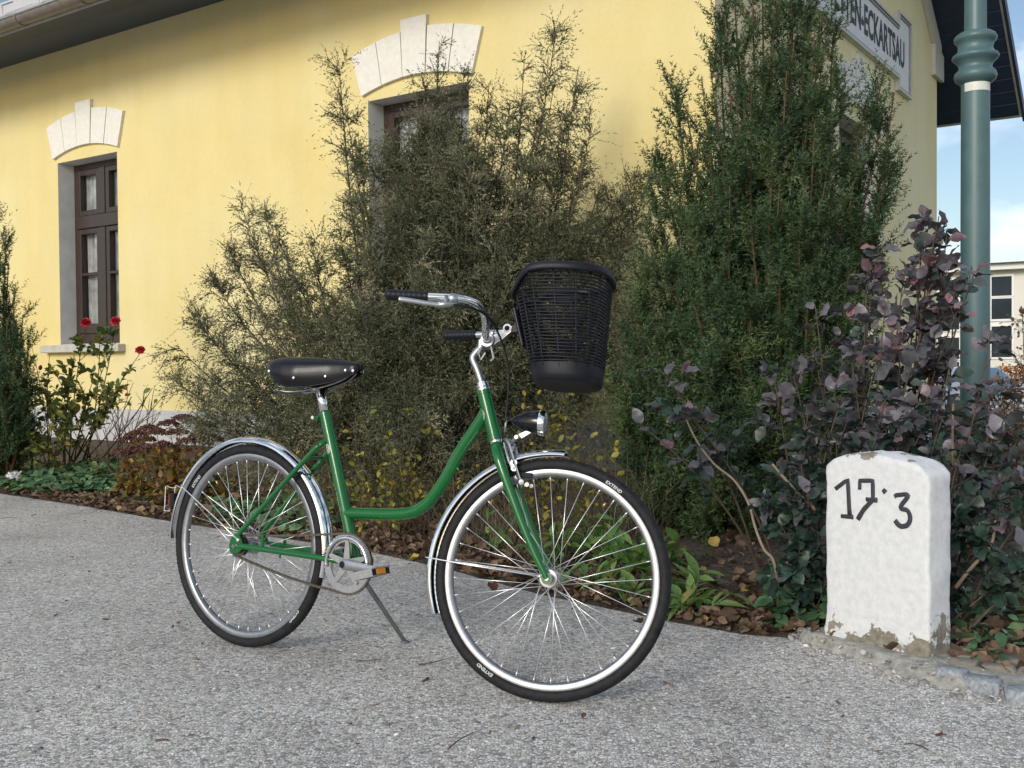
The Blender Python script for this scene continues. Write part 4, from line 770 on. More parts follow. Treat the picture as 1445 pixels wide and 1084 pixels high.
# tail light
tl = MB(); tl.box(-.384, -.362, -.018, .018, .456, .508, .004); tail = tl.build('tail_light', M['plastic'], bike)
b = MB(); b.box(-.393, -.3842, -.0165, .0165, .459, .505, .004); b.build('red_lens', M['red_lens'], tail)
b = MB(); b.tube(spline([b3(-.345, .02, .531), b3(-.372, .022, .528), b3(-.394, .022, .533), b3(-.400, .022, .522), b3(-.400, .022, .452), b3(-.404, .022, .443), b3(-.372, .022, .443)], 5), .0015, 8); b.tube(spline([b3(-.345, -.02, .531), b3(-.372, -.022, .528), b3(-.394, -.022, .533), b3(-.400, -.022, .522), b3(-.400, -.022, .452), b3(-.404, -.022, .443), b3(-.372, -.022, .443)], 5), .0015, 8); b.build('light_guard', M['spoke'], tail, True)

# transmission
BB = np.array([.482, 0, .332]); CRR = .0955; cr = empty('crankset', Matrix.Translation(BB), bike); oy = -.045
def annulus(b, r0, r1, y0, y1, n=72, teeth=0):
    ro = [(r1 if (not teeth or i % 2) else r1 - .005) for i in range(n)]
    V = [(ro[i] * math.cos(2 * math.pi * i / n), y, ro[i] * math.sin(2 * math.pi * i / n)) for y in (y0, y1) for i in range(n)] + [(r0 * math.cos(2 * math.pi * i / n), y, r0 * math.sin(2 * math.pi * i / n)) for y in (y0, y1) for i in range(n)]
    F = []
    for i in range(n):
        j = (i + 1) % n; F += [(i, j, n + j, n + i), (2 * n + j, 2 * n + i, 3 * n + i, 3 * n + j), (i, 2 * n + i, 2 * n + j, j), (n + i, n + j, 3 * n + j, 3 * n + i)]
    return b.add(V, F)
b = MB(); annulus(b, .070, .0985, oy - .0015, oy + .0015, 92, 1)
for k in range(5):
    a = RAD(72 * k + 18); c, s_ = math.cos(a), math.sin(a); b.prism([(.012, -.013), (.072, -.007), (.076, 0), (.072, .007), (.012, .013)], -oy + .002, -oy + .007, lambda x, y, z: (x * c - y * s_, -z, x * s_ + y * c))
b.build('chainring', M['alu'], cr, 35)
b = MB(); b.tube([(.083 * math.cos(a), oy - .007, .083 * math.sin(a)) for a in np.linspace(RAD(-4), RAD(190), 44)], .0058, 10); b.build('chain_guard_ring', M['chrome'], cr, True)
for s_, ang in ((1, -1.5), (-1, 178.5)):
    a = RAD(ang); c, si = math.cos(a), math.sin(a); b = MB(); o_ = .058 if s_ > 0 else -.058
    secs = []
    for t, hw, th, out in ((-.014, .010, .010, 0), (0, .0165, .013, 0), (.03, .0155, .012, .002), (.09, .0125, .0105, .006), (.15, .0115, .0095, .011), (.17, .0125, .0095, .013), (.183, .007, .007, .013)):
        yc = -(o_ + s_ * (out + .008)); secs.append([(t * c - z * si, yc + dy, t * si + z * c) for dy, z in ((-th / 2, -hw * .7), (-th / 2, hw * .7), (-th / 4, hw), (th / 4, hw), (th / 2, hw * .7), (th / 2, -hw * .7), (th / 4, -hw), (-th / 4, -hw))])
    loft(secs).build('crank_arm', M['alu'], cr, 40)
    b = MB(); b.lathe((0, -(o_ + s_ * .0146), 0), (0, -s_, 0), [(-.004, .0), (-.001, .0115), (.0015, .0105), (.0018, .007), (.0005, .006), (.0005, 0)], 18); b.build('crank_cap', M['plastic'], cr, 40)
    # pedal
    pcn = np.array([.170 * c, -(o_ + s_ * .022), .170 * si]); tilt = RAD(-16)
    pm = Matrix.Translation(Vector(BB + pcn)) @ Matrix.Rotation(tilt, 4, 'Y') @ Matrix.Scale(1, 4)
    p = MB(); W_ = .092
    p.tube([(0, 0, 0), (0, -s_ * .096, 0)], .0085, 10)
    for e in (-1, 1):
        y0_, y1_ = sorted((-s_ * .010, -s_ * .100)); p.box(e * .036 - .0022, e * .036 + .0022, y0_, y1_, -.0135, -.0095, .001); p.box(e * .036 - .0022, e * .036 + .0022, y0_, y1_, .0095, .0135, .001)
    for yy in (.010, .098): p.box(-.036, .036, *sorted((-s_ * yy, -s_ * (yy + .003))), -.013, .013, .001)
    ped = p.build('pedal', M['alu'], bike, False, pm)
    q_ = MB()
    for e in (-1, 1): q_.box(e * .026 - .0085, e * .026 + .0085, *sorted((-s_ * .0135, -s_ * .0975)), -.0092, .0092, .002)
    q_.build('pedal_rubber', M['plastic'], ped)
    for e in (-1, 1):
        q_ = MB(); q_.box(e * .0355 - .0012, e * .0355 + .0012, *sorted((-s_ * .034, -s_ * .078)), -.0085, .0085, .0008); q_.build('reflector', M['orange'], ped)
# chain, one link after the other round sprocket and chainring
pr_, pc_ = .0365, .0965; path = []
ang_ = [math.pi / 2 + .10 + t for t in np.linspace(0, math.pi - .05, 12)]; A0 = np.array([0, 0, RT_])
path += [A0 + pr_ * np.array([math.cos(a), 0, math.sin(a)]) for a in ang_]
lo0, lo1 = path[-1], BB + pc_ * np.array([math.cos(-math.pi / 2 - .18), 0, math.sin(-math.pi / 2 - .18)])
path += [lo0 + (lo1 - lo0) * t + np.array([0, 0, -.010 * math.sin(math.pi * t)]) for t in np.linspace(.04, .97, 24)]
path += [BB + pc_ * np.array([math.cos(a), 0, math.sin(a)]) for a in np.linspace(-math.pi / 2 - .15, math.pi / 2 + .08, 30)]
hi0, hi1 = path[-1], path[0]; path += [hi0 + (hi1 - hi0) * t + np.array([0, 0, -.004 * math.sin(math.pi * t)]) for t in np.linspace(.03, .98, 26)]
path = np.array(path + [path[0]]); seg = np.concatenate([[0], np.cumsum(np.linalg.norm(np.diff(path, axis=0), axis=1))]); nl = int(seg[-1] / .0127) // 2 * 2; sv = np.linspace(0, seg[-1], nl + 1)
pp = np.stack([np.interp(sv, seg, path[:, i]) for i in range(3)], 1); b = MB()
for k in range(nl):
    a, c = pp[k], pp[k + 1]; m_ = (a + c) / 2; d = unit(c - a); up_ = np.array([-d[2], 0, d[0]]); wd = .0042 if k % 2 else .0030
    for s_ in (-1, 1):
        V = [m_ + d * x * .0095 + up_ * z * h_ + np.array([0, oy + s_ * wd + t * .0007, 0]) for t in (-1, 1) for x, z, h_ in ((-1, 0, 0), (-.7, 1, .0042), (-.3, 1, .0032), (.3, 1, .0032), (.7, 1, .0042), (1, 0, 0), (.7, -1, .0042), (.3, -1, .0032), (-.3, -1, .0032), (-.7, -1, .0042))]
        b.add(V, [tuple(range(10)), tuple(range(19, 9, -1))] + [(i, (i + 1) % 10, 10 + (i + 1) % 10, 10 + i) for i in range(10)])
    b.tube([a + [0, oy - .004, 0], a + [0, oy + .004, 0]], .0038, 6)
ch = b.build('chain', M['chain'], bike); 
# kickstand on the far side
b = MB(); b.tube([b3(.455, -.045, .300), b3(.462, -.070, .262), b3(.470, -.180, .145), b3(.4645, -.303, .030)], [.0085, .0085, .0078, .0072], 12); b.lathe(b3(.4645, -.306, .026), unit(np.array([0, -.076, -.997])), [(-.008, .008), (-.004, .014), (.000, .016), (.002, 0)], 14); b.box(.42, .475, .02, .06, .298, .330, .004); b.build('kickstand', M['steel'], bike, 40)

# seat post, saddle
b = MB(); b.tube([b3(.3275, 0, .806), b3(.297, 0, .900)], .0160, 20); b.build('seat_post', M['chrome'], bike, True)
NS, NC = 26, 25; V = []
st = np.linspace(0, 1, NS); sx = .120 + st * .350
hw = np.interp(st, [0, .04, .12, .25, .4, .55, .7, .85, .96, 1], [.060, .082, .098, .102, .092, .068, .044, .031, .026, .012]); zt = np.interp(st, [0, .05, .2, .45, .7, .9, 1], [.985, .996, 1.004, 1.003, .995, .986, .978]); zs = np.interp(st, [0, .05, .15, .3, .5, .7, .85, .97, 1], [.958, .938, .914, .897, .898, .912, .927, .944, .955])
for i in range(NS):
    for k in range(NC):
        t = -1 + 2 * k / (NC - 1); a = abs(t); s_ = 1 if t > 0 else -1
        if a < .62: u = a / .62; y = hw[i] * .93 * math.sin(u * math.pi / 2 * .97); z = zt[i] - (zt[i] - zs[i]) * .38 * (1 - math.cos(u * math.pi / 2)) - .004 * math.exp(-(t / .12) ** 2)
        else: u = (a - .62) / .38; y = hw[i] * (.93 + .07 * math.sin(u * math.pi)) - .010 * u * u * (hw[i] / .1); z = zt[i] - (zt[i] - zs[i]) * (.38 + .62 * u)
        V.append((sx[i] - (.014 * (abs(t) ** 2) if i == 0 else 0), s_ * y, z))
F = [(i * NC + k, (i + 1) * NC + k, (i + 1) * NC + k + 1, i * NC + k + 1) for i in range(NS - 1) for k in range(NC - 1)] + [tuple(range(NC)), tuple(range((NS - 1) * NC + NC - 1, (NS - 1) * NC - 1, -1))]
b = MB(); b.add(V, F); sad = b.build('saddle', M['leather'], bike, 70)
b = MB()
for s_ in (0, NC - 1):
    b.tube(np.array([V[i * NC + s_] for i in range(NS)]), .0022, 8)
b.tube(np.array([V[k] for k in range(NC)]), .0022, 8); b.build('piping', M['plastic'], sad, True)
def sadpt(x, frac, side):
    i = int(np.clip(round((x - .120) / .350 * (NS - 1)), 0, NS - 1)); k = int(round((NC - 1) * (.5 + side * .5 * frac))); return np.array(V[i * NC + k]), i, k
for side in (-1, 1):
    for x, fz in ((.150, .80), (.265, .84), (.352, .82), (.430, .78), (.455, .80)):
        q_, i, k = sadpt(x, fz, side); b = MB(); b.lathe(q_ + [0, -.0002 * side, 0], (0, side, .15), [(-.002, .0), (-.001, .0072), (.0018, .0060), (.0034, .0034), (.0040, 0)], 12); b.build('rivet', M['chrome'], sad, True)
b = MB()
for s_ in (-1, 1):
    b.tube(spline([b3(.445, .010 * s_, .946), b3(.400, .018 * s_, .920), b3(.320, .024 * s_, .898), b3(.215, .040 * s_, .882), b3(.165, .060 * s_, .885)], 6), .0036, 8)
    cs = [b3(.172 + .011 * math.cos(t), .062 * s_ + .011 * math.sin(t), .880 + .0042 * t / 1.0) for t in np.linspace(0, 2 * math.pi * 3, 54)]; b.tube(cs, .0024, 6)
b.tube(spline([b3(.160, -.072, .884), b3(.150, 0, .878), b3(.160, .072, .884)], 8), .0036, 8); b.lathe(b3(.297, 0, .892), (0, 1, 0), [(-.034, 0), (-.034, .012), (.034, .012), (.034, 0)], 14); b.tube([b3(.297, 0, .885), b3(.295, 0, .908)], .0145, 16)
b.build('saddle_spring', M['steel'], sad, True)

# basket mount and basket
b = MB(); b.prism([(.955, 1.058), (.985, 1.070), (1.012, 1.098), (1.022, 1.090), (1.020, 1.074), (.995, 1.050), (.965, 1.030)], -.016, .016, lambda x, y, z: (x, z, y)); b.lathe(b3(1.008, .017, 1.085), (0, -1, 0), [(-.034, .0), (-.034, .0135), (.0, .0135), (.001, .008)], 18); bm = sb(b, 'basket_mount', M['alu'], sm=40)
b = MB(); b.lathe(b3(1.008, .018, 1.085), (0, -1, 0), [(-.036, .0), (-.036, .0075), (.002, .0075), (.003, 0)], 14); sb(b, 'mount_bolt', M['plastic'], bm)
b = MB(); b.prism([(1.022, 1.132), (1.034, 1.134), (1.068, 1.068), (1.056, 1.066)], -.032, .032, lambda x, y, z: (x, z, y)); b.prism([(1.012, 1.092), (1.040, 1.100), (1.052, 1.078), (1.015, 1.072)], -.014, .014, lambda x, y, z: (x, z, y)); sb(b, 'mount_plate', M['plastic'], bm, 40)
def bk(u, th):
    """basket side: u 0 at the base band, 1 at the rim; th 0 at the front, growing towards the near side"""
    z = .936 + u * (1.247 - .936); xf = np.interp(u, [0, 1], [1.304, 1.314]); xr = np.interp(u, [0, 1], [1.100, 1.016]); hy = np.interp(u, [0, .5, 1], [.128, .146, .160]); cx__ = (xf + xr) / 2; hx = (xf - xr) / 2
    c, s_ = math.cos(th), math.sin(th); e = .72; return cx__ + hx * abs(c) ** e * (1 if c > 0 else -1), hy * abs(s_) ** e * (1 if s_ > 0 else -1), z
def rim_u(th): c = -math.cos(th); return 1.0 - .195 * float(np.interp(c, [.05, .36, .78, 1], [0, .10, .88, 1.0]))
NT = 56; ths = [2 * math.pi * i / NT for i in range(NT)]
b = MB(); V = []
rp2 = [(-.008, -.008), (-.007, .005), (0, .010), (.007, .009), (.012, .003), (.0125, -.012), (.008, -.018), (.002, -.013)]
for th in ths:
    u = rim_u(th); x, y, z = bk(u, th); x2, y2, _ = bk(u, th + .01); tx, ty = unit(np.array([x2 - x, y2 - y])); n_ = np.array([ty, -tx])
    if n_ @ np.array([x - 1.17, y]) < 0: n_ = -n_
    V += [b3(x + n_[0] * d, (y + n_[1] * d), z + h_) for d, h_ in rp2]
m_ = len(rp2); b.add(V, [(k * m_ + i, k * m_ + (i + 1) % m_, ((k + 1) % NT) * m_ + (i + 1) % m_, ((k + 1) % NT) * m_ + i) for k in range(NT) for i in range(m_)])
bask = empty('basket', STEER, bike); b.build('basket_rim', M['plastic'], bask, True)
b = MB(); lv = [(.10, 0, .003), (.06, 0, .004), (.0, 0, .004), (-.05, -.006, .003), (-.065, -.014, .002), (-.080, -.040, 0), (-.076, -.08, 0)]; V = []
for u, ins, h_ in lv:
    for th in ths:
        x, y, z = bk(u, th); k_ = 1 + ins * 5; V.append(b3(1.2030 + (x - 1.2030) * k_, y * k_, z))
F = [(k * NT + i, k * NT + (i + 1) % NT, (k + 1) * NT + (i + 1) % NT, (k + 1) * NT + i) for k in range(len(lv) - 1) for i in range(NT)] + [tuple(range((len(lv) - 1) * NT, len(lv) * NT))]
b.add(V, F); b.build('basket_base', M['plastic'], bask, 40)
nb_ = 28
for k in range(nb_):
    u = .115 + .855 * k / (nb_ - 1); pts = []; 
    runs = [[]]
    for i in range(-NT // 2, NT // 2 + 1):
        th = 2 * math.pi * i / NT
        if u < rim_u(th) - .005: x, y, z = bk(u, th); wv = 1 + .006 * (1 if (i + k) % 2 else -1); runs[-1].append(b3(1.172 + (x - 1.172) * wv, y * wv, z + .0012 * nz(i * .3, k, 2)))
        elif runs[-1]: runs.append([])
    b = MB()
    for rn in runs:
        if len(rn) > 2: b.tube(np.array(rn), .0029, 5)
    b.build('wicker_band', M['plastic'], bask, True)
for k in range(18):
    th = 2 * math.pi * (k + .5) / 18; b = MB(); pts = []
    for u in np.linspace(.06, rim_u(th) - .0, 8): x, y, z = bk(u, th); pts.append(b3(1.172 + (x - 1.172) * .985, y * .985, z))
    b.tube(np.array(pts), .0024, 5, flat=1.4); b.build('wicker_rib', M['plastic'], bask, True)
b = MB(); b.box(1.03, 1.042, -.07, .07, 1.02, 1.14, .004); b.v = [(x + (1.14 - z) * .30, y, z) for x, y, z in b.v]; b.build('back_plate', M['plastic'], bask)

# ---------------------------------------------------------------- plants
def ev(Pl, idx, t):
    K = Pl.shape[1]; x = np.clip(t, 0, .9999) * (K - 1); i = x.astype(int); f = (x - i)[:, None]; return Pl[idx, i] * (1 - f) + Pl[idx, i + 1] * f
def tg(Pl, idx, t):
    K = Pl.shape[1]; i = np.clip((t * (K - 1)).astype(int), 0, K - 2); return unit(Pl[idx, i + 1] - Pl[idx, i])
def beziers(base, tips, mids, K=9):
    t = np.linspace(0, 1, K)[None, :, None]; return (1 - t) ** 2 * base[:, None] + 2 * t * (1 - t) * mids[:, None] + t * t * tips[:, None]
def spawn(Pl, n, t0, t1, ang, L0, L1, K, r, up=0.0, bend=0.0, wob=0.15, asd=0.2, p=1.0):
    """side shoots along polylines; length runs from L0 at the start to L1 at the tip; up tilts them, bend curves them"""
    idx = np.repeat(np.arange(len(Pl)), n); t = t0 + (t1 - t0) * r.random(len(idx)) ** p; T = tg(Pl, idx, t); v = r.normal(size=T.shape); v = unit(v - T * (v * T).sum(1, keepdims=True))
    a = r.normal(ang, asd, len(idx))[:, None]; d = np.cos(a) * T + np.sin(a) * v; d[:, 2] += up; d = unit(d); L = (L0 + (L1 - L0) * t) * r.uniform(.65, 1.25, len(idx)); s = np.linspace(0, 1, K)[None, :, None]
    bv_ = r.normal(0, wob, T.shape); bv_[:, 2] += bend; return ev(Pl, idx, t)[:, None] + L[:, None, None] * (d[:, None] * s + bv_[:, None] * s * s), idx, t
def tubes_np(Pl, r0, r1, n=3):
    N_, K, _ = Pl.shape; T = unit(np.gradient(Pl, axis=1)); ref = np.where(np.abs(T[..., 2:3]) < .9, [[[0, 0, 1.0]]], [[[1.0, 0, 0]]]); u = unit(np.cross(T, ref)); w = np.cross(T, u)
    rad = (np.asarray(r0)[..., None] + (np.asarray(r1)[..., None] - np.asarray(r0)[..., None]) * np.linspace(0, 1, K)) * np.ones((N_, 1)); a = 2 * np.pi * np.arange(n) / n
    V = Pl[:, :, None] + rad[:, :, None, None] * (np.cos(a)[None, None, :, None] * u[:, :, None] + np.sin(a)[None, None, :, None] * w[:, :, None])
    i = (np.arange(N_) * K * n)[:, None, None] + (np.arange(K - 1) * n)[None, :, None]; k = np.arange(n)[None, None]; k2 = (k + 1) % n
    F = np.stack([i + k, i + k2, i + n + k2, i + n + k], -1).reshape(-1, 4); return V.reshape(-1, 3), F
def join_np(parts):
    Vs, Fs, o = [], [], 0
    for V, F in parts: Vs.append(V); Fs.append(F + o); o += len(V)
    return np.concatenate(Vs), np.concatenate(Fs)
def needles(Pl, n, L, W, r, ang=1.0, t0=0.0, t1=1.0, up=0.0, asd=.25, tint=None, twist=None):
    """flat pointed needles along shoots"""
    idx = np.repeat(np.arange(len(Pl)), n); t = t0 + (t1 - t0) * r.random(len(idx)); T = tg(Pl, idx, t); v = r.normal(size=T.shape); v = unit(v - T * (v * T).sum(1, keepdims=True)); a = r.normal(ang, asd, len(idx))[:, None]
    d = np.cos(a) * T + np.sin(a) * v; d[:, 2] += up; d = unit(d); l = (L * r.uniform(.7, 1.2, len(idx)) * (1 - .35 * t))[:, None]; side = unit(np.cross(d, r.normal(size=d.shape))); p = ev(Pl, idx, t)
    V = np.stack([p - side * W * .5, p + side * W * .5, p + d * l], 1).reshape(-1, 3); F = np.arange(len(V)).reshape(-1, 3); tv = None
    if tint is not None: tv = np.repeat(np.clip(tint[idx] + r.normal(0, .10, len(idx)), 0, 1), 3)
    return V, F, tv
def leaf_template(rows, fold=.25, curl=.25, wav=0.0):
    """rows: (position along, half width); three points across, folded at the midrib"""
    V = [(0, 0, 0)]; F = []; n = len(rows)
    for i, (y, w) in enumerate(rows):
        z = -curl * y * y; k = wav * (1 if i % 2 else -1); V += [(-w, y, z + fold * w + k), (0, y, z), (w, y, z + fold * w - k)]
    V.append((0, 1, -curl)); F += [(0, 2, 1), (0, 3, 2)]
    for i in range(n - 1):
        a = 1 + 3 * i; F += [(a, a + 1, a + 4), (a, a + 4, a + 3), (a + 1, a + 2, a + 5), (a + 1, a + 5, a + 4)]
    a = 1 + 3 * (n - 1); e = len(V) - 1; F += [(a, a + 1, e), (a + 1, a + 2, e)]
    return np.array(V, float), np.array(F)
def leaf_frames(d, r, upw=1.0, spread=.5):
    Y = unit(d); n = r.normal(0, spread, Y.shape); n[:, 2] += upw; Z = unit(n - Y * (n * Y).sum(1, keepdims=True)); return np.cross(Y, Z), Y, Z
OVAL = leaf_template([(.22, .20), (.45, .29), (.70, .25), (.88, .13)], .22, .22)
WAVY = leaf_template([(.12, .17), (.32, .30), (.52, .335), (.74, .25), (.91, .10)], .26, .34, .05)
LANCE = leaf_template([(.18, .09), (.42, .165), (.68, .13), (.86, .06)], .30, .35)
ROUND = leaf_template([(.10, .30), (.36, .47), (.64, .46), (.88, .28)], .18, .20, .03)
def leaf_mesh(tpl, name, mat): return np_mesh(name, tpl[0], [tpl[1]], mat, smooth=True)
def place_leaves(root, tpl, O, d, size, mat, r, upw=1.0, spread=.5, name='leaf', base=None):
    """each leaf an object that shares one mesh"""
    X, Y, Z = leaf_frames(d, r, upw, spread); me = leaf_mesh(tpl, name, mat); inv = root.matrix_world.inverted() if root else None
    for i in range(len(O)):
        s = size[i]; m = Matrix(((X[i, 0] * s, Y[i, 0] * s, Z[i, 0] * s, O[i, 0]), (X[i, 1] * s, Y[i, 1] * s, Z[i, 1] * s, O[i, 1]), (X[i, 2] * s, Y[i, 2] * s, Z[i, 2] * s, O[i, 2]), (0, 0, 0, 1)))
        link(name, me, root, inv @ m if inv is not None else m)
def root_at(name, p, label, cat, group=None):
    o = empty(name, Matrix.Translation(Vector(p))); o.matrix_world = Matrix.Translation(Vector(p)); tag(o, label, cat, group); return o
def rel(V, p): return np.asarray(V) - np.asarray(p)
def gz(p): return np.array([p[0], p[1], bed_z(p[0], p[1])])

STONE = np.array([1.0845, 3.5763, 0])
def clear_of_stone(Q):
    """False for points that would hang in front of the milestone's face"""
    q_ = np.atleast_2d(Q) - STONE; a, d_ = q_ @ fdv, q_ @ aw; return ~((a > -.06) & (a < .46) & (d_ < .20) & (q_[:, 2] < .70))
# --- wide ragged juniper in front of the wall
r = np.random.default_rng(11)
jb = P(610, 700, 7.15); jb = gz(jb)
tips = [(478, 85, 7.25), (488, 150, 7.3), (505, 190, 7.2), (620, 58, 7.2), (600, 120, 7.0), (655, 100, 6.95), (690, 120, 7.0), (785, 42, 7.0), (740, 85, 7.05), (815, 100, 6.9), (800, 150, 6.8), (835, 175, 6.8), (848, 262, 6.85), (835, 330, 6.8), (700, 190, 6.7), (560, 175, 7.1), (640, 140, 6.9), (590, 165, 6.9),
        (340, 288, 7.5), (372, 300, 7.2), (322, 350, 7.3), (300, 395, 7.3), (265, 435, 7.3), (250, 488, 7.2), (240, 532, 7.15), (262, 560, 7.0), (300, 590, 6.9), (330, 560, 6.7), (380, 620, 6.6), (350, 450, 6.7), (400, 400, 6.7), (390, 330, 6.9), (440, 340, 6.7), (470, 420, 6.4), (420, 520, 6.4), (520, 300, 6.7), (560, 260, 6.6), (600, 330, 6.4),
        (640, 220, 6.7), (680, 300, 6.4), (740, 230, 6.6), (770, 300, 6.5), (720, 380, 6.3), (640, 420, 6.2), (560, 430, 6.2), (500, 520, 6.2), (580, 540, 6.1), (660, 540, 6.1), (740, 480, 6.2), (800, 420, 6.4), (850, 470, 6.5), (870, 360, 6.6), (900, 238, 6.75), (922, 232, 6.8), (895, 320, 6.7), (905, 420, 6.6), (860, 560, 6.3), (790, 580, 6.2), (700, 620, 6.15), (600, 620, 6.15), (500, 620, 6.3), (440, 600, 6.4), (880, 640, 6.3), (540, 360, 7.0), (640, 330, 7.1), (740, 330, 7.1), (480, 330, 7.1), (420, 450, 7.1), (820, 240, 6.9), (760, 160, 6.95), (640, 160, 7.15), (520, 420, 7.0), (600, 480, 6.9), (700, 450, 6.9), (790, 500, 6.8),
        (610, 250, 6.9), (580, 220, 7.0), (670, 250, 6.6), (710, 260, 6.8), (540, 240, 7.0), (620, 400, 6.8), (560, 480, 6.6), (460, 480, 6.7), (380, 500, 6.8), (340, 510, 7.0), (310, 480, 7.15), (450, 560, 6.9), (540, 580, 6.7), (640, 590, 6.7), (740, 560, 6.6), (820, 540, 6.6), (780, 380, 6.6), (690, 520, 6.5), (560, 215, 6.95), (600, 175, 6.9), (625, 130, 6.9), (645, 185, 6.8), (680, 160, 6.8), (720, 150, 6.85), (665, 215, 6.7), (610, 215, 6.75), (700, 220, 6.7), (585, 250, 6.7), (640, 280, 6.6), (600, 160, 7.1), (780, 200, 6.8), (800, 320, 6.6), (500, 380, 6.6)]
tips += [(600 + (x - 600) * k + dx, 470 + (y - 470) * k + dy, Yd - r.uniform(-.3, .3)) for (x, y, Yd), k, dx, dy in [(tips[i], r.uniform(.62, .92), r.normal(0, 22), r.normal(0, 18)) for i in r.integers(0, len(tips), 62)]]
tp = np.array([P(*t) for t in tips]); bs = jb + np.stack([r.uniform(-.35, .35, len(tp)), r.uniform(-.3, .25, len(tp)), np.zeros(len(tp))], 1)
md = bs * .5 + tp * .5; ht = tp[:, 2] - jb[2]; md[:, 2] = jb[2] + ht * np.where(ht > 1.2, .42, .45) - .05; md[:, :2] += (tp - bs)[:, :2] * .18
limb = beziers(bs, tp, md, 12)
A1, i1, t1_ = spawn(limb, 34, .16, .995, .90, .50, .14, 7, r, .30, -.28, .10, .22)
A2, i2, t2_ = spawn(A1, 12, .05, 1.0, .75, .22, .09, 5, r, .02, -.16, .12, .2)
sp_ = limb[:101][tp[:101, 2] > 1.35]; Ab, ib, tbb = spawn(sp_, 34, .50, .995, .80, .32, .06, 6, r, .30, -.20, .10, .22); Ac, ic, tcc = spawn(Ab, 9, .03, 1.0, .85, .15, .06, 5, r, .02, -.05, .2, .3)
tn1 = np.clip(r.normal(.48, .12, len(limb))[i1] + r.normal(0, .22, len(A1)), 0, 1); tn2 = np.clip(tn1[i2] + r.normal(0, .10, len(A2)), 0, 1)
V1, F1, T1 = needles(A2, 14, .0215, .0063, r, .55, .0, 1.0, .0, .3, tn2); V2, F2, T2 = needles(A1, 26, .022, .0060, r, .6, .05, 1.0, 0, .3, tn1)
V3, F3, T3 = needles(limb, 220, .024, .0055, r, .8, .6, 1.0, 0, .3, np.full(len(limb), .6))
jun = root_at('juniper_shrub', jb, 'wide ragged grey-green juniper in front of the yellow wall behind the bicycle', 'shrub')
tb_n = np.clip(r.normal(.55, .18, len(Ab)), 0, 1); V4, F4, T4 = needles(Ac, 11, .022, .0062, r, .55, 0, 1, 0, .3, tb_n[ic]); V5, F5, T5 = needles(Ab, 22, .025, .0056, r, .8, 0, 1, 0, .3, tb_n)
VV, FF = join_np([(V1, F1), (V2, F2), (V3, F3), (V4, F4), (V5, F5)]); link('crown', np_mesh('crown', rel(VV, jb), [FF], M['juniper'], np.concatenate([T1, T2, T3, T4, T5])), jun)
Vb, Fb = join_np([tubes_np(limb, np.full(len(limb), .018), np.full(len(limb), .0016), 5), tubes_np(A1[::2, ::2], np.full(len(A1[::2]), .0042), np.full(len(A1[::2]), .0011), 3), tubes_np(Ab, np.full(len(Ab), .003), np.full(len(Ab), .0009), 3)])
link('trunk', np_mesh('trunk', rel(Vb, jb), [Fb], M['bark'], smooth=True), jun)

# --- tall dense yew right of it
def make_yew(name, base, tips, label, r, n1, n2, nn, scale=1.0, spread=.2):
    tp = np.array([P(*t) for t in tips]); bs = base + np.stack([r.uniform(-spread, spread, len(tp)), r.uniform(-spread, spread, len(tp)), np.zeros(len(tp))], 1)
    h = tp[:, 2] - base[2]; md = bs * .35 + tp * .65; md[:, 2] = base[2] + h * .40; lb = beziers(bs, tp, md, 12)
    B1, k1, s1 = spawn(lb, n1, .05, .985, .62, .50 * scale, .11 * scale, 7, r, .45, .18, .10, .22)
    B2, k2, s2 = spawn(B1, n2, .08, .97, .70, .21 * scale, .12 * scale, 5, r, .30, .12, .06, .18)
    g1 = np.clip(r.normal(.42, .16, len(lb))[k1] + r.normal(0, .12, len(B1)) + .12 * (s1 > .85), 0, 1); g2 = np.clip(g1[k2] + r.normal(0, .12, len(B2)), 0, 1)
    V1, F1, T1 = needles(B2, nn, .0350, .0068, r, .95, 0, 1, .0, .13, g2); V2, F2, T2 = needles(B1, int(nn * 1.7), .0350, .0068, r, .95, .05, 1, 0, .22, g1); V3, F3, T3 = needles(lb, 240, .030, .0060, r, 1.0, .6, 1, 0, .22, np.full(len(lb), .6))
    o = root_at(name, base, label, 'conifer'); VV = np.concatenate([V1, V2, V3]); FF = np.concatenate([F1, F2 + len(V1), F3 + len(V1) + len(V2)])
    link('crown', np_mesh('crown', rel(VV, base), [FF], M['yew'], np.concatenate([T1, T2, T3])), o)
    Vb, Fb = join_np([tubes_np(lb, np.full(len(lb), .022), np.full(len(lb), .0028), 5), tubes_np(B1[::3], np.full(len(B1[::3]), .0036), np.full(len(B1[::3]), .0012), 3)])
    link('trunk', np_mesh('trunk', rel(Vb, base), [Fb], M['red_bark'], smooth=True), o); return o
yb = gz(P(1080, 770, 5.95))
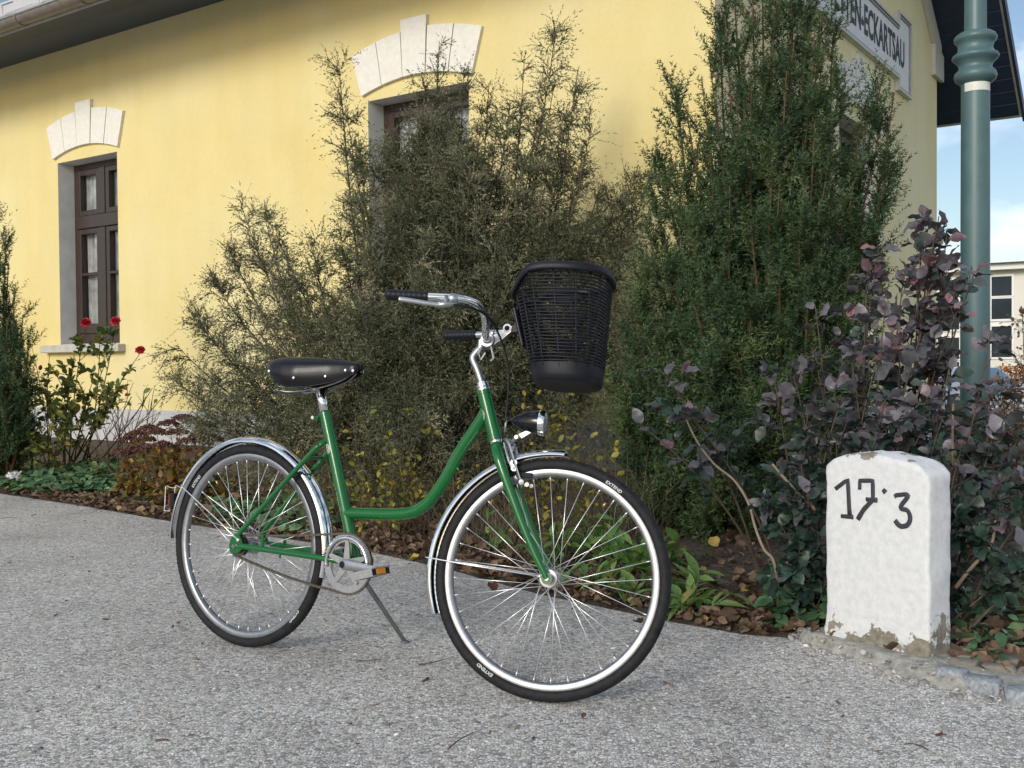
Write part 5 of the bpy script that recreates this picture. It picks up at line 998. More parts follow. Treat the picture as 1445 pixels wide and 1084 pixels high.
yt = [(1035, -30, 6.0), (1060, -60, 5.9), (1075, -70, 6.1), (1095, -50, 5.8), (1120, -60, 6.0), (1135, -20, 5.9), (1145, -30, 6.0), (1163, 10, 5.95), (1176, 45, 6.05), (1150, 40, 5.8), (1015, 20, 6.0), (1022, 5, 5.9), (1000, 72, 5.9), (955, 125, 5.9), (968, 150, 5.8), (990, 108, 5.85), (1186, 110, 6.0), (1250, 84, 6.1), (1262, 130, 6.1), (1222, 140, 6.0), (1245, 170, 6.0), (1255, 215, 6.0), (1250, 280, 6.0), (1240, 350, 5.9), (1248, 400, 5.95),
      (935, 230, 5.9), (925, 290, 5.8), (945, 210, 5.8), (915, 330, 5.8), (900, 390, 5.7), (895, 440, 5.7), (888, 500, 5.7), (890, 560, 5.6), (895, 620, 5.6), (905, 670, 5.5), (1000, 200, 5.6), (1060, 120, 5.6), (1110, 100, 5.6), (1150, 170, 5.6), (1090, 220, 5.4), (1030, 260, 5.4), (980, 320, 5.4), (1060, 320, 5.25), (1130, 300, 5.3), (1190, 280, 5.5), (1200, 380, 5.4), (1140, 420, 5.2), (1060, 430, 5.15), (980, 430, 5.25), (930, 520, 5.35), (1000, 540, 5.1), (1080, 540, 5.05), (1160, 520, 5.2), (1220, 480, 5.5), (960, 620, 5.2), (1040, 640, 5.05), (1120, 630, 5.1), (1000, 700, 5.15), (1070, 720, 5.1), (1150, 700, 5.2), (950, 690, 5.4), (1200, 620, 5.5), (1220, 560, 5.7), (1040, 150, 5.8), (1090, 40, 5.8), (1120, 60, 5.7), (1170, 140, 5.8), (1010, 140, 5.7), (970, 250, 5.7), (1210, 220, 5.8), (1100, 160, 5.8), (1050, 60, 5.9), (1120, 10, 6.1), (1170, 220, 5.6), (1220, 320, 5.7), (940, 380, 5.6), (920, 450, 5.6),
      (1080, 120, 5.7), (1140, 120, 5.7), (1160, 90, 5.8), (1040, 210, 5.5), (1010, 300, 5.5), (1100, 260, 5.4), (1160, 350, 5.35), (1100, 380, 5.2), (1010, 390, 5.3), (960, 480, 5.35), (1040, 500, 5.15), (1120, 480, 5.2), (1190, 450, 5.4), (1070, 600, 5.1), (1000, 600, 5.2), (1150, 580, 5.25), (940, 580, 5.4), (1110, 700, 5.2), (1040, 720, 5.2), (965, 740, 5.4), (875, 560, 5.55), (880, 610, 5.5), (900, 720, 5.4), (930, 735, 5.35), (1000, 750, 5.25), (1060, 755, 5.2), (915, 560, 5.4), (950, 540, 5.3), (980, 580, 5.2), (1020, 450, 5.25), (1140, 250, 5.5), (1180, 400, 5.4), (1100, 560, 5.1), (890, 660, 5.45), (1120, 760, 5.3)]
make_yew('yew_tree', yb, yt, 'tall dense dark green yew rising beside the building corner', np.random.default_rng(21), 23, 9, 24)
lb_ = gz(P(-6, 640, 8.6)); lt = [(8, 328, 8.6), (-5, 300, 8.6), (12, 370, 8.5), (20, 420, 8.5), (32, 445, 8.5), (40, 480, 8.4), (44, 530, 8.4), (36, 560, 8.3), (28, 600, 8.3), (10, 450, 8.3), (0, 520, 8.2), (20, 520, 8.2), (-20, 330, 8.7), (-30, 400, 8.5), (-20, 500, 8.3), (8, 580, 8.2), (-45, 450, 8.6), (-40, 560, 8.4), (20, 480, 8.4), (4, 400, 8.5), (30, 500, 8.4), (15, 560, 8.3), (-10, 420, 8.5), (-10, 580, 8.3)]
make_yew('yew_shrub', lb_, lt, 'dark pointed yew shrub at the wall left of the rose bush', np.random.default_rng(22), 20, 8, 20, .8, .15)

# --- purple-leaved shrub round the milestone
r = np.random.default_rng(31); pb_ = gz((1.75, 4.25, 0))
pt_ = [(1325, 305, 4.3), (1322, 318, 4.28), (1336, 332, 4.3), (1312, 355, 4.3), (1332, 372, 4.3), (1345, 400, 4.28), (1300, 405, 4.25), (1225, 365, 4.3), (1300, 345, 4.3), (1240, 350, 4.3), (1275, 390, 4.2), (1250, 430, 4.1), (1330, 400, 4.3), (1350, 440, 4.2), (1375, 385, 4.2), (1398, 470, 4.0), (1300, 470, 4.0), (1150, 430, 4.3), (1145, 490, 4.2), (1200, 500, 4.0), (1240, 500, 3.95), (1090, 515, 4.3), (1120, 530, 4.2), (930, 520, 4.3), (958, 570, 4.2), (905, 600, 4.25), (1140, 580, 3.95), (1190, 560, 3.9), (1250, 560, 3.9), (1300, 540, 3.9), (1340, 520, 3.95), (1380, 560, 3.9), (1400, 620, 3.8), (1440, 610, 3.8), (1440, 660, 3.7), (1360, 620, 3.8), (1300, 610, 3.85), (1240, 610, 3.8), (1180, 620, 3.85), (1130, 640, 3.85), (1100, 720, 3.85), (1140, 700, 3.8), (1120, 760, 3.8), (1130, 800, 3.78), (1115, 840, 3.72), (1380, 700, 3.7), (1430, 720, 3.6), (1370, 770, 3.7), (1440, 790, 3.5), (1400, 830, 3.55), (1350, 850, 3.65), (1470, 700, 3.6), (1480, 800, 3.5), (1110, 800, 3.75), (1200, 590, 4.0), (1270, 440, 4.2), (1310, 380, 4.3), (1280, 580, 3.85), (1330, 590, 3.9)]
tp = np.array([P(*t) for t in pt_]); n_ = len(tp); bs = np.array([P(min(1430, max(1090, 1180 + (t[0] - 1180) * .62)), 800, t[2] + .12) for t in pt_]); bs[:, 2] = [bed_z(x, y) for x, y, _ in bs]; bs[:, :2] += r.normal(0, .05, (n_, 2))
md = (bs + tp) / 2; md[:, 2] = bs[:, 2] + (tp[:, 2] - bs[:, 2]) * .55; md[:, :2] += (bs - tp)[:, :2] * .15 + r.normal(0, .05, (n_, 2)); stems = beziers(bs, tp, md, 10)
C1, c1, ct = spawn(stems, 5, .35, .98, .8, .20, .09, 6, r, .25, .08, .15, .25)
C1 = C1[clear_of_stone(C1[:, -1]) & clear_of_stone(C1[:, 3])]
allp = [(stems, 9, .42), (C1, 7, .30)]; O = []; D = []; 
for Pl, n, t0 in allp:
    idx = np.repeat(np.arange(len(Pl)), n); t = t0 + (1 - t0) * np.sqrt(r.random(len(idx))); T = tg(Pl, idx, t); v = r.normal(size=T.shape); v = unit(v - T * (v * T).sum(1, keepdims=True)); a = r.normal(1.05, .3, len(idx))[:, None]; d = np.cos(a) * T + np.sin(a) * v; d[:, 2] += .1; O.append(ev(Pl, idx, t)); D.append(unit(d))
O = np.concatenate(O); D = np.concatenate(D); sz = np.minimum(.082, r.lognormal(-2.86, .26, len(O))); O = O + D * .012
keep = clear_of_stone(O) & clear_of_stone(O + D * sz[:, None]); O, D, sz = O[keep], D[keep], sz[keep]
psh = root_at('purple_leaved_shrub', pb_, 'purple-grey leaved shrub crowding round the white milestone', 'shrub')
front = np.argsort(-(sz / np.linalg.norm(O - EYEV, axis=1) * (1 + .6 * (r.random(len(O)) ** 2))) + .02 * np.maximum(0, O[:, 1] - 4.1)); big, rest = front[:298], front[298:]
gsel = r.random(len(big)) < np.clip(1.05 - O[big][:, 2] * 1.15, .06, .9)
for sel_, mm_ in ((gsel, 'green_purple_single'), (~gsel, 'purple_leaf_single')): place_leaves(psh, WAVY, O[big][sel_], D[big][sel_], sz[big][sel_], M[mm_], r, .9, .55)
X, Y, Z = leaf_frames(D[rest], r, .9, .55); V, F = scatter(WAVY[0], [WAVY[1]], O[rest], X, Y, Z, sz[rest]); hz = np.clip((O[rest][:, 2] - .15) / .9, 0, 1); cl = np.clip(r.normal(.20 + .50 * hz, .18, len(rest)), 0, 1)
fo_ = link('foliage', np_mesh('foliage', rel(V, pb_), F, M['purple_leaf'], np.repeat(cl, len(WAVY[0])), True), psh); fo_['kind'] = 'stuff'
Vb, Fb = join_np([tubes_np(stems, np.full(n_, .0068), np.full(n_, .0022), 6), tubes_np(C1, np.full(len(C1), .0022), np.full(len(C1), .0011), 4)]); link('stems', np_mesh('stems', rel(Vb, pb_), [Fb], M['bark'], smooth=True), psh)
cane = spline([P(968, 592, 4.2), P(985, 625, 4.15), P(1008, 655, 4.08), P(1036, 678, 4.0), P(1056, 710, 3.92), P(1066, 745, 3.86), P(1078, 775, 3.82), P(1094, 800, 3.8), gz(P(1100, 815, 3.8)) - [0, 0, .03]], 6)
b = MB(); b.tube(rel(cane, pb_), np.linspace(.0038, .0062, len(cane)), 7); b.build('bare_cane', M['cane'], psh, True)
for q_ in ([(1348, 830, 3.6), (1372, 800, 3.6), (1398, 770, 3.62), (1405, 735, 3.65)], [(1150, 720, 3.85), (1120, 690, 3.85), (1090, 655, 3.88)], [(1345, 700, 4.0), (1344, 640, 4.0), (1345, 570, 4.05)]):
    b = MB(); c_ = spline([P(*k) for k in q_], 6); b.tube(rel(c_, pb_), np.linspace(.0075, .0045, len(c_)), 7); b.build('bare_cane', M['cane'], psh, True)

# --- dry seed-head shrub at the right edge
r = np.random.default_rng(33); db = gz((2.45, 4.9, 0)); dt = [(1443, 440, 4.8), (1418, 560, 4.7), (1405, 590, 4.6), (1430, 540, 4.7), (1440, 560, 4.8), (1450, 500, 4.9), (1425, 600, 4.6), (1412, 540, 4.8), (1400, 560, 4.8), (1460, 540, 4.8), (1438, 610, 4.7), (1390, 570, 4.8), (1385, 600, 4.9), (1350, 575, 4.9), (1340, 600, 4.9), (1460, 600, 4.7)]
tp = np.array([P(*t) for t in dt]); bs = db + np.stack([r.normal(0, .10, len(tp)), r.normal(0, .06, len(tp)), np.zeros(len(tp))], 1); bs[:, 0] += (tp[:, 0] - db[0]) * .6; md = (bs + tp) / 2 + r.normal(0, .03, tp.shape); st_ = beziers(bs, tp, md, 9); E1, e1, et = spawn(st_, 16, .45, 1.0, .7, .14, .06, 6, r, .2, .0, .25, .3); E2, _, _ = spawn(E1, 6, .2, 1.0, .8, .06, .03, 5, r, 0, -.1, .4, .3)
ds = root_at('dry_seed_shrub', db, 'withered brown shrub with dry seed heads right of the teal post', 'shrub'); Vb, Fb = join_np([tubes_np(st_, np.full(len(st_), .0045), np.full(len(st_), .0018), 5), tubes_np(E1, np.full(len(E1), .0018), np.full(len(E1), .001), 3), tubes_np(E2, np.full(len(E2), .0012), np.full(len(E2), .0007), 3)]); link('stems', np_mesh('stems', rel(Vb, db), [Fb], M['thorn'], smooth=True), ds)
Ot = E2[:, -1]; Dd = unit(E2[:, -1] - E2[:, 0]); X, Y, Z = leaf_frames(Dd, r, .3, 1.0); V, F = scatter(OVAL[0], [OVAL[1]], Ot, X, Y, Z, r.uniform(.012, .028, len(Ot))); k_ = link('foliage', np_mesh('foliage', rel(V, db), F, M['dry_leaf'], np.repeat(r.uniform(0, .7, len(Ot)), len(OVAL[0])), True), ds); k_['kind'] = 'stuff'
for i in range(0, len(tp)):
    b = MB(); d_ = unit(st_[i, -1] - st_[i, -2]); b.lathe(rel(tp[i], db), d_, [(-.012, .003), (-.004, .012), (.006, .016), (.014, .014), (.015, 0)], 10); b.build('seed_head', M['thorn'], ds, True)

# --- rose bush under the window
def stems_of(base, tips, r, jx=.08, K=10, bow=.06):
    tp = np.array(tips); bs = base + np.stack([r.normal(0, jx, len(tp)), r.normal(0, jx * .7, len(tp)), np.full(len(tp), -.02)], 1); md = (bs + tp) / 2 + r.normal(0, bow, tp.shape); return beziers(bs, tp, md, K)
def leaves_on(Pl, n, t0, size, r, ang=.9, asd=.35, up=.1, t1=1.0, sd=.25):
    idx = np.repeat(np.arange(len(Pl)), n); t = t0 + (t1 - t0) * r.random(len(idx)); T = tg(Pl, idx, t); v = r.normal(size=T.shape); v = unit(v - T * (v * T).sum(1, keepdims=True)); a = r.normal(ang, asd, len(idx))[:, None]; d = np.cos(a) * T + np.sin(a) * v; d[:, 2] += up; return ev(Pl, idx, t), unit(d), size * np.exp(r.normal(0, sd, len(idx))), idx
def leafy(root, base, name, tpl, O, D, S, mat, tint, r, upw=.9, spread=.5):
    if len(O) == 0: return
    X, Y, Z = leaf_frames(D, r, upw, spread); V, F = scatter(tpl[0], [tpl[1]], O, X, Y, Z, S); o = link(name, np_mesh(name, rel(V, base), F, mat, np.repeat(np.clip(tint, 0, 1), len(tpl[0])), True), root); o['kind'] = 'stuff'; return o
r = np.random.default_rng(41); rb = gz(P(112, 640, 9.2))
rt_ = [(121, 462, 9.0), (163, 460, 9.0), (197, 500, 8.9), (140, 470, 9.0), (105, 500, 9.0), (75, 520, 9.0), (60, 545, 8.9), (180, 520, 8.9), (95, 545, 8.9), (150, 510, 8.9), (170, 545, 8.8), (215, 548, 8.8), (230, 560, 8.7), (130, 540, 8.8), (185, 560, 8.8), (55, 560, 8.9)]
sr = stems_of(rb, [P(*t) for t in rt_], r, .10); sr2, s2i, s2t = spawn(sr, 5, .3, .92, .7, .26, .12, 7, r, .35, .1, .15, .2)
ro = root_at('rose_bush', rb, 'leggy rose bush with three red blooms under the left window', 'rose bush')
bare = np.array([11, 12, 14]); lv_ = np.array([i for i in range(len(sr)) if i not in bare]); sel = np.isin(s2i, lv_)
O1, D1, S1, _ = leaves_on(sr[lv_], 14, .30, .066, r, sd=.2); O2, D2, S2, _ = leaves_on(sr2[sel], 9, .2, .062, r, sd=.2); O = np.concatenate([O1, O2]); D = np.concatenate([D1, D2]); S_ = np.concatenate([S1, S2])
near = np.argsort(-S_)[:160]; tr_ = np.setdiff1d(np.arange(len(O)), near)
hgt = (O[:, 2] - rb[2]); M['rose_single'] = foliage('rose_leaf_single', [(0, (0.06, 0.125, 0.045)), (.45, (.15, .21, .055)), (.8, (.32, .32, .07)), (1, (.46, .36, .08))], .45, .4, .3, True, 25)
place_leaves(ro, OVAL, O[near], D[near], S_[near], M['rose_single'], r); leafy(ro, rb, 'foliage', OVAL, O[tr_], D[tr_], S_[tr_], M['rose_leaf'], r.normal(.55 - .25 * (hgt[tr_] > 1.0), .25), r)
Vb, Fb = join_np([tubes_np(sr, np.full(len(sr), .0075), np.full(len(sr), .0028), 5), tubes_np(sr2, np.full(len(sr2), .0032), np.full(len(sr2), .0015), 4)]); link('stems', np_mesh('stems', rel(Vb, rb), [Fb], M['thorn'], smooth=True), ro)
def rose(c, s, face):
    b = MB(); z = unit(face); x = unit(np.cross(z, [0.3, .2, 1])); y = np.cross(z, x); rr = random.Random(int(c[0] * 1e4))
    for ringi, (n, rad, tilt, w) in enumerate(((4, .16, 1.45, .40), (5, .34, 1.15, .50), (6, .55, .80, .58), (7, .74, .42, .62), (7, .86, .12, .62))):
        for k in range(n):
            a = 2 * math.pi * (k + .5 * (ringi % 2)) / n + rr.uniform(-.2, .2); o = x * math.cos(a) + y * math.sin(a); t_ = np.cross(z, o); l = .62 * rr.uniform(.85, 1.1); V = []
            for v, wk in ((0, .35), (.35, .9), (.7, 1.0), (1, .55)):
                for u in (-1, -.5, 0, .5, 1): V.append(c + s * (o * (rad * .45 + math.cos(tilt) * l * v + .10 * math.sin(v * 3) - .10 * u * u) + z * (math.sin(tilt) * l * v - .05 - .08 * (v > .8) + .05 * rr.uniform(-1, 1)) + t_ * u * w * wk * .55))
            b.add(V, [(i * 5 + j, i * 5 + j + 1, i * 5 + 6 + j, i * 5 + 5 + j) for i in range(3) for j in range(4)])
    return b.build('rose_bloom', M['bloom'], ro, True)
for (x, y, Yd), s in (((121, 455, 9.0), .050), ((163, 453, 9.0), .048), ((198, 494, 8.9), .046)): rose(rel(P(x, y, Yd), rb), s, np.array([.1, -.8, .55]))
for x, y, Yd, s in ((57, 519, 9.0, .020), (178, 557, 8.8, .014)):
    b = MB(); b.lathe(rel(P(x, y, Yd), rb), (0.2, 0, 1), [(-1.2 * s, 0), (-.8 * s, .6 * s), (0, .9 * s), (.9 * s, .55 * s), (1.3 * s, 0)], 10); b.build('rose_bud', M['bloom'], ro, True)
# yellowing bush at its left and bare thorny twigs at its right
r = np.random.default_rng(42); yb_ = gz(P(62, 655, 8.7)); ty = [(45, 490, 8.6), (30, 540, 8.5), (70, 500, 8.6), (90, 540, 8.6), (25, 590, 8.4), (50, 570, 8.4), (75, 580, 8.4), (100, 600, 8.4), (40, 620, 8.3), (85, 625, 8.3), (18, 555, 8.5), (62, 535, 8.5), (100, 570, 8.5)]
sy = stems_of(yb_, [P(*t) for t in ty], r, .12); sy2, _, _ = spawn(sy, 6, .2, .95, .8, .22, .10, 6, r, .2, .0, .2, .25); yo = root_at('yellowing_bush', yb_, 'low yellow-green bush between the dark yew and the rose', 'bush')
O, D, S_, _ = leaves_on(sy2, 7, .15, .050, r); near = np.argsort(-S_)[:150]; tr_ = np.setdiff1d(np.arange(len(O)), near); M['yellowing_single'] = foliage('yellowing_leaf_single', [(0, (.07, .13, .045)), (.4, (.19, .23, .055)), (.75, (.40, .36, .07)), (1, (.52, .42, .08))], .5, .3, .3, True, 25)
place_leaves(yo, OVAL, O[near], D[near], S_[near], M['yellowing_single'], r); leafy(yo, yb_, 'foliage', OVAL, O[tr_], D[tr_], S_[tr_], M['rose_leaf'], r.normal(.5, .3, len(tr_)), r); Vb, Fb = join_np([tubes_np(sy, np.full(len(sy), .006), np.full(len(sy), .002), 4), tubes_np(sy2, np.full(len(sy2), .0025), np.full(len(sy2), .001), 3)]); link('stems', np_mesh('stems', rel(Vb, yb_), [Fb], M['thorn'], smooth=True), yo)
r = np.random.default_rng(43); tb_ = gz(P(165, 665, 8.3)); tt = [(188, 540, 8.3), (165, 570, 8.3), (205, 560, 8.3), (145, 590, 8.3), (195, 580, 8.2), (218, 545, 8.3), (130, 600, 8.3), (175, 600, 8.2), (220, 590, 8.2), (150, 560, 8.3), (110, 605, 8.3), (200, 610, 8.2)]
sw = stems_of(tb_, [P(*t) for t in tt], r, .10, bow=.05); sw2, _, _ = spawn(sw, 5, .25, .95, .6, .24, .12, 6, r, .3, .05, .2, .2); to = root_at('bare_rose_canes', tb_, 'tangle of leafless thorny canes between rose bush and sedum', 'bush'); Vb, Fb = join_np([tubes_np(sw, np.full(len(sw), .0065), np.full(len(sw), .0022), 5), tubes_np(sw2, np.full(len(sw2), .003), np.full(len(sw2), .0012), 4)]); link('stems', np_mesh('stems', rel(Vb, tb_), [Fb], M['thorn'], smooth=True), to)
O, D, S_, _ = leaves_on(sw2, 1, .8, .05, r); place_leaves(to, OVAL, O[::4], D[::4], S_[::4], M['rose_single'], r)

# --- sedum with brown flower heads
r = np.random.default_rng(51)
for k, (bx, by, Yd, heads, lab) in enumerate([((258, 700), 0, 7.35, [(258, 592, 7.3), (238, 600, 7.3), (275, 597, 7.25), (292, 603, 7.25), (222, 612, 7.3), (210, 607, 7.35), (250, 612, 7.1), (285, 615, 7.1), (265, 625, 7.0), (230, 630, 7.05), (300, 622, 7.1)], 'larger clump of sedum with flat dried brown heads beside the rear wheel'),
                                              ((200, 695), 0, 7.7, [(192, 615, 7.7), (180, 622, 7.7), (205, 622, 7.6), (190, 635, 7.5), (215, 635, 7.5), (172, 640, 7.6)], 'smaller clump of dried brown sedum next to the bare canes')]):
    sb_ = gz(P(bx[0], bx[1], Yd)); ss = stems_of(sb_, [P(*t) for t in heads], r, .10, bow=.03); extra = stems_of(sb_, [P(*t) - np.array([0, .1, r.uniform(.12, .30)]) for t in heads] * 2, r, .16, bow=.05); ss_all = np.concatenate([ss, extra]); so_ = root_at('sedum_plant', sb_, lab, 'sedum', 'sedum clumps')
    Vb, Fb = tubes_np(ss_all, np.full(len(ss_all), .004), np.full(len(ss_all), .0025), 5); link('stems', np_mesh('stems', rel(Vb, sb_), [Fb], M['red_bark'], smooth=True), so_)
    O, D, S_, _ = leaves_on(ss_all, 16, .05, .055, r, 1.0, .3, .15, .97); near = np.argsort(-S_)[:110]; tr_ = np.setdiff1d(np.arange(len(O)), near)
    if 'sedum_single' not in M: M['sedum_single'] = foliage('sedum_leaf_single', [(0, (.10, .12, .035)), (.35, (.26, .19, .045)), (.65, (.22, .09, .04)), (1, (.44, .31, .06))], .5, .3, .3, True, 25)
    place_leaves(so_, OVAL, O[near], D[near], S_[near], M['sedum_single'], r); leafy(so_, sb_, 'foliage', OVAL, O[tr_], D[tr_], S_[tr_], M['sedum_leaf'], r.uniform(0, 1, len(tr_)), r)
    for i in range(len(heads)):
        n = 240; rr_ = np.sqrt(r.random(n)) * .078; an = r.uniform(0, 2 * np.pi, n); c = ss[i, -1]; O = c + np.stack([rr_ * np.cos(an), rr_ * np.sin(an), .030 * (1 - (rr_ / .078) ** 2) + r.normal(0, .006, n)], 1); X, Y, Z = rand_frames(n, r, .5); V, F = scatter(ico, [icf], O, X, Y, Z, r.uniform(.005, .0085, n)); link('flower_head', np_mesh('flower_head', rel(V, sb_), F, M['sedum_head'], np.repeat(r.random(n), len(ico))), so_)

# --- low ground cover: ivy by the path at the left, geranium leaves behind the rear wheel
def cover(label, name, region, n, tpl, size, mat, r, hmin, hmax, tm, ts):
    px = r.uniform(region[0], region[1], n); Yd = r.uniform(region[2], region[3], n); O = np.array([gz(P(x, 600, y)) for x, y in zip(px, Yd)]); ok = edge_dist(O) > .06; O = O[ok]; m_ = len(O); lump = np.array([.5 + .5 * nz(x, y, 2, 4) for x, y, _ in O]); O[:, 2] += hmin + (hmax - hmin) * r.random(m_) * lump; D = r.normal(0, 1, (m_, 3)); D[:, 2] *= .25; D[:, 1] -= .3
    X, Y, Z = leaf_frames(unit(D), r, 1.0, .35); V, F = scatter(tpl[0], [tpl[1]], O, X, Y, Z, size * np.exp(r.normal(0, .25, m_))); o = link(name, np_mesh(name, V, F, mat, np.repeat(np.clip(r.normal(tm, ts, m_), 0, 1), len(tpl[0])), True)); tag(o, label, name.replace('_', ' '), kind='stuff'); return o
cover('low green ivy spreading beside the path at the left', 'ground_cover', (-40, 175, 7.7, 9.3), 2600, ROUND, .060, M['ivy'], np.random.default_rng(61), .01, .16, .45, .2)
cover('scalloped green leaves on the soil behind the rear wheel', 'ground_cover', (300, 470, 5.9, 7.0), 700, ROUND, .055, M['ivy'], np.random.default_rng(62), .01, .12, .45, .25)
cover('dark ivy leaves round the foot of the purple shrub', 'ground_cover', (1085, 1190, 3.7, 4.3), 420, ROUND, .055, M['ivy'], np.random.default_rng(63), .02, .30, .12, .12)
cover('mixed small weeds under the juniper', 'ground_cover', (170, 330, 6.8, 8.4), 900, OVAL, .038, M['rose_leaf'], np.random.default_rng(64), .0, .10, .35, .3)
cover('small green seedlings on the leaf litter', 'ground_cover', (480, 1010, 4.3, 6.2), 420, OVAL, .032, M['green_leaf'], np.random.default_rng(65), .0, .05, .3, .3)
cover('dark leaves and weeds right of the milestone', 'ground_cover', (1340, 1500, 3.0, 4.0), 380, OVAL, .045, M['ivy'], np.random.default_rng(66), .0, .14, .25, .3)

# --- twiggy yellow-leaved shrubs behind the bicycle
def twiggy(base_px, Yd, tips, label, seed, nl, size):
    r = np.random.default_rng(seed); bb_ = gz(P(base_px[0], base_px[1], Yd)); ss = stems_of(bb_, [P(*t) for t in tips], r, .14, bow=.07); s2_, _, _ = spawn(ss, 7, .2, .97, .55, .26, .12, 6, r, .25, .05, .2, .25); o = root_at('yellow_leaved_shrub', bb_, label, 'shrub', 'thin yellow-leaved shrubs behind the bicycle')
    Vb, Fb = join_np([tubes_np(ss, np.full(len(ss), .0035), np.full(len(ss), .0014), 4), tubes_np(s2_, np.full(len(s2_), .0016), np.full(len(s2_), .0007), 3)]); link('stems', np_mesh('stems', rel(Vb, bb_), [Fb], M['straw'], np.repeat(.2, len(Vb)), True), o)
    O, D, S_, _ = leaves_on(s2_, nl, .25, size, r, .9, .4, -.05); near = np.argsort(-S_)[:140]; tr_ = np.setdiff1d(np.arange(len(O)), near); M.setdefault('yellow_single', foliage('yellow_leaf_single', [(0, (.10, .14, .035)), (.5, (.24, .24, .05)), (1, (.42, .34, .06))], .5, .3, .35, True, 25))
    place_leaves(o, OVAL, O[near], D[near], S_[near], M['yellow_single'], r); leafy(o, bb_, 'foliage', OVAL, O[tr_], D[tr_], S_[tr_], M['yellow_leaf'], r.uniform(0, 1, len(tr_)), r)
twiggy((545, 755), 5.75, [(500, 600, 5.7), (520, 640, 5.6), (545, 610, 5.7), (570, 600, 5.7), (590, 640, 5.6), (610, 610, 5.6), (560, 670, 5.4), (530, 690, 5.4), (500, 670, 5.5), (600, 690, 5.4), (640, 650, 5.5), (480, 640, 5.7), (580, 580, 5.8), (515, 715, 5.3), (570, 715, 5.3)], 'thin yellow-leaved shrub seen between saddle tube and main frame tube', 71, 4, .034)
twiggy((790, 760), 5.0, [(740, 560, 5.1), (770, 580, 5.0), (800, 600, 5.0), (830, 590, 5.1), (760, 640, 4.9), (790, 660, 4.8), (820, 650, 4.8), (850, 640, 4.9), (730, 690, 4.8), (780, 700, 4.7), (840, 690, 4.8), (810, 560, 5.1), (700, 640, 5.0), (690, 690, 4.9), (800, 540, 5.1)], 'thin yellow-leaved shrub seen above and through the front wheel', 72, 3, .034)
twiggy((460, 760), 6.1, [(430, 650, 6.1), (460, 640, 6.1), (480, 690, 5.9), (440, 700, 5.9), (410, 690, 6.0), (470, 720, 5.7)], 'small thin yellow-leaved shrub between the rear wheel and seat tube', 73, 2, .030)
# dry grass-like stalks in the gaps
r = np.random.default_rng(74); n = 1500; O = np.array([gz(P(x, 600, y)) for x, y in zip(r.uniform(380, 940, n), r.uniform(4.7, 6.4, n))]); O = O[edge_dist(O) > .25]; n = len(O); d = r.normal(0, .35, (n, 3)); d[:, 2] = 1; d = unit(d); Ls = r.uniform(.10, .55, n)[:, None, None]; s = np.linspace(0, 1, 5)[None, :, None]; bv_ = r.normal(0, .25, (n, 3)); Pl = O[:, None] + Ls * (d[:, None] * s + bv_[:, None] * s * s); V, F = tubes_np(Pl, np.full(n, .0016), np.full(n, .0006), 3)
tag(link('dry_grass', np_mesh('dry_grass', V, [F], M['straw'], np.repeat(r.random(n), 15), True)), 'dry thin stalks and grass on the bed behind the bicycle', 'grass', kind='stuff')

# --- fresh green leafy plants at the path edge
M['green_single'] = foliage('green_leaf_single', [(0, (.09, .20, .05)), (.5, (.16, .29, .08)), (.88, (.26, .36, .11)), (1, (.36, .28, .07))], .4, .4, .3, True, 20)
gp = [(805, 755, 4.75, .12, 'green leafy plant seen through the upper left of the front wheel'), (850, 740, 4.85, .13, 'tall green leafy plant seen just above the front hub'), (885, 770, 4.6, .13, 'bushy green leafy plant inside the right half of the front wheel'), (920, 785, 4.5, .13, 'green leafy plant behind the right rim of the front wheel'), (865, 810, 4.35, .11, 'low green leafy plant right of the front hub'), (900, 840, 4.15, .10, 'small green leafy plant low inside the right of the wheel'), (970, 830, 4.15, .12, 'bright green plant just right of the front tyre, the higher one'), (975, 872, 3.95, .12, 'bright green plant just right of the front tyre, the lower one'), (770, 790, 4.7, .08, 'small green plant seen left of the front hub'), (700, 745, 5.2, .08, 'small green plant near the front mudguard end')]
for k, (x, y, Yd, s, lab) in enumerate(gp):
    r = np.random.default_rng(80 + k); p0 = gz(P(x, y, Yd)); dx = P(x, y, Yd)[2] - p0[2]; h = max(.10, min(.34, dx + .05)); nst = 6; tpx = p0 + np.stack([r.normal(0, .09, nst), r.normal(0, .06, nst), r.uniform(.6, 1.1, nst) * h], 1); ss = stems_of(p0, tpx, r, .02, bow=.015); o = root_at('leafy_plant', p0, lab, 'plant', 'green leafy plants beside the path')
    Vb, Fb = tubes_np(ss, np.full(nst, .003), np.full(nst, .0018), 5); link('stems', np_mesh('stems', rel(Vb, p0), [Fb], M['ivy'], np.full(len(Vb), .6), True), o)
    O, D, S_, _ = leaves_on(ss, 6, .25, s * .82, r, 1.0, .25, .05, 1.0, .2); place_leaves(o, LANCE if k != 3 else OVAL, O, D, S_, M['green_single'], r, 1.0, .3)

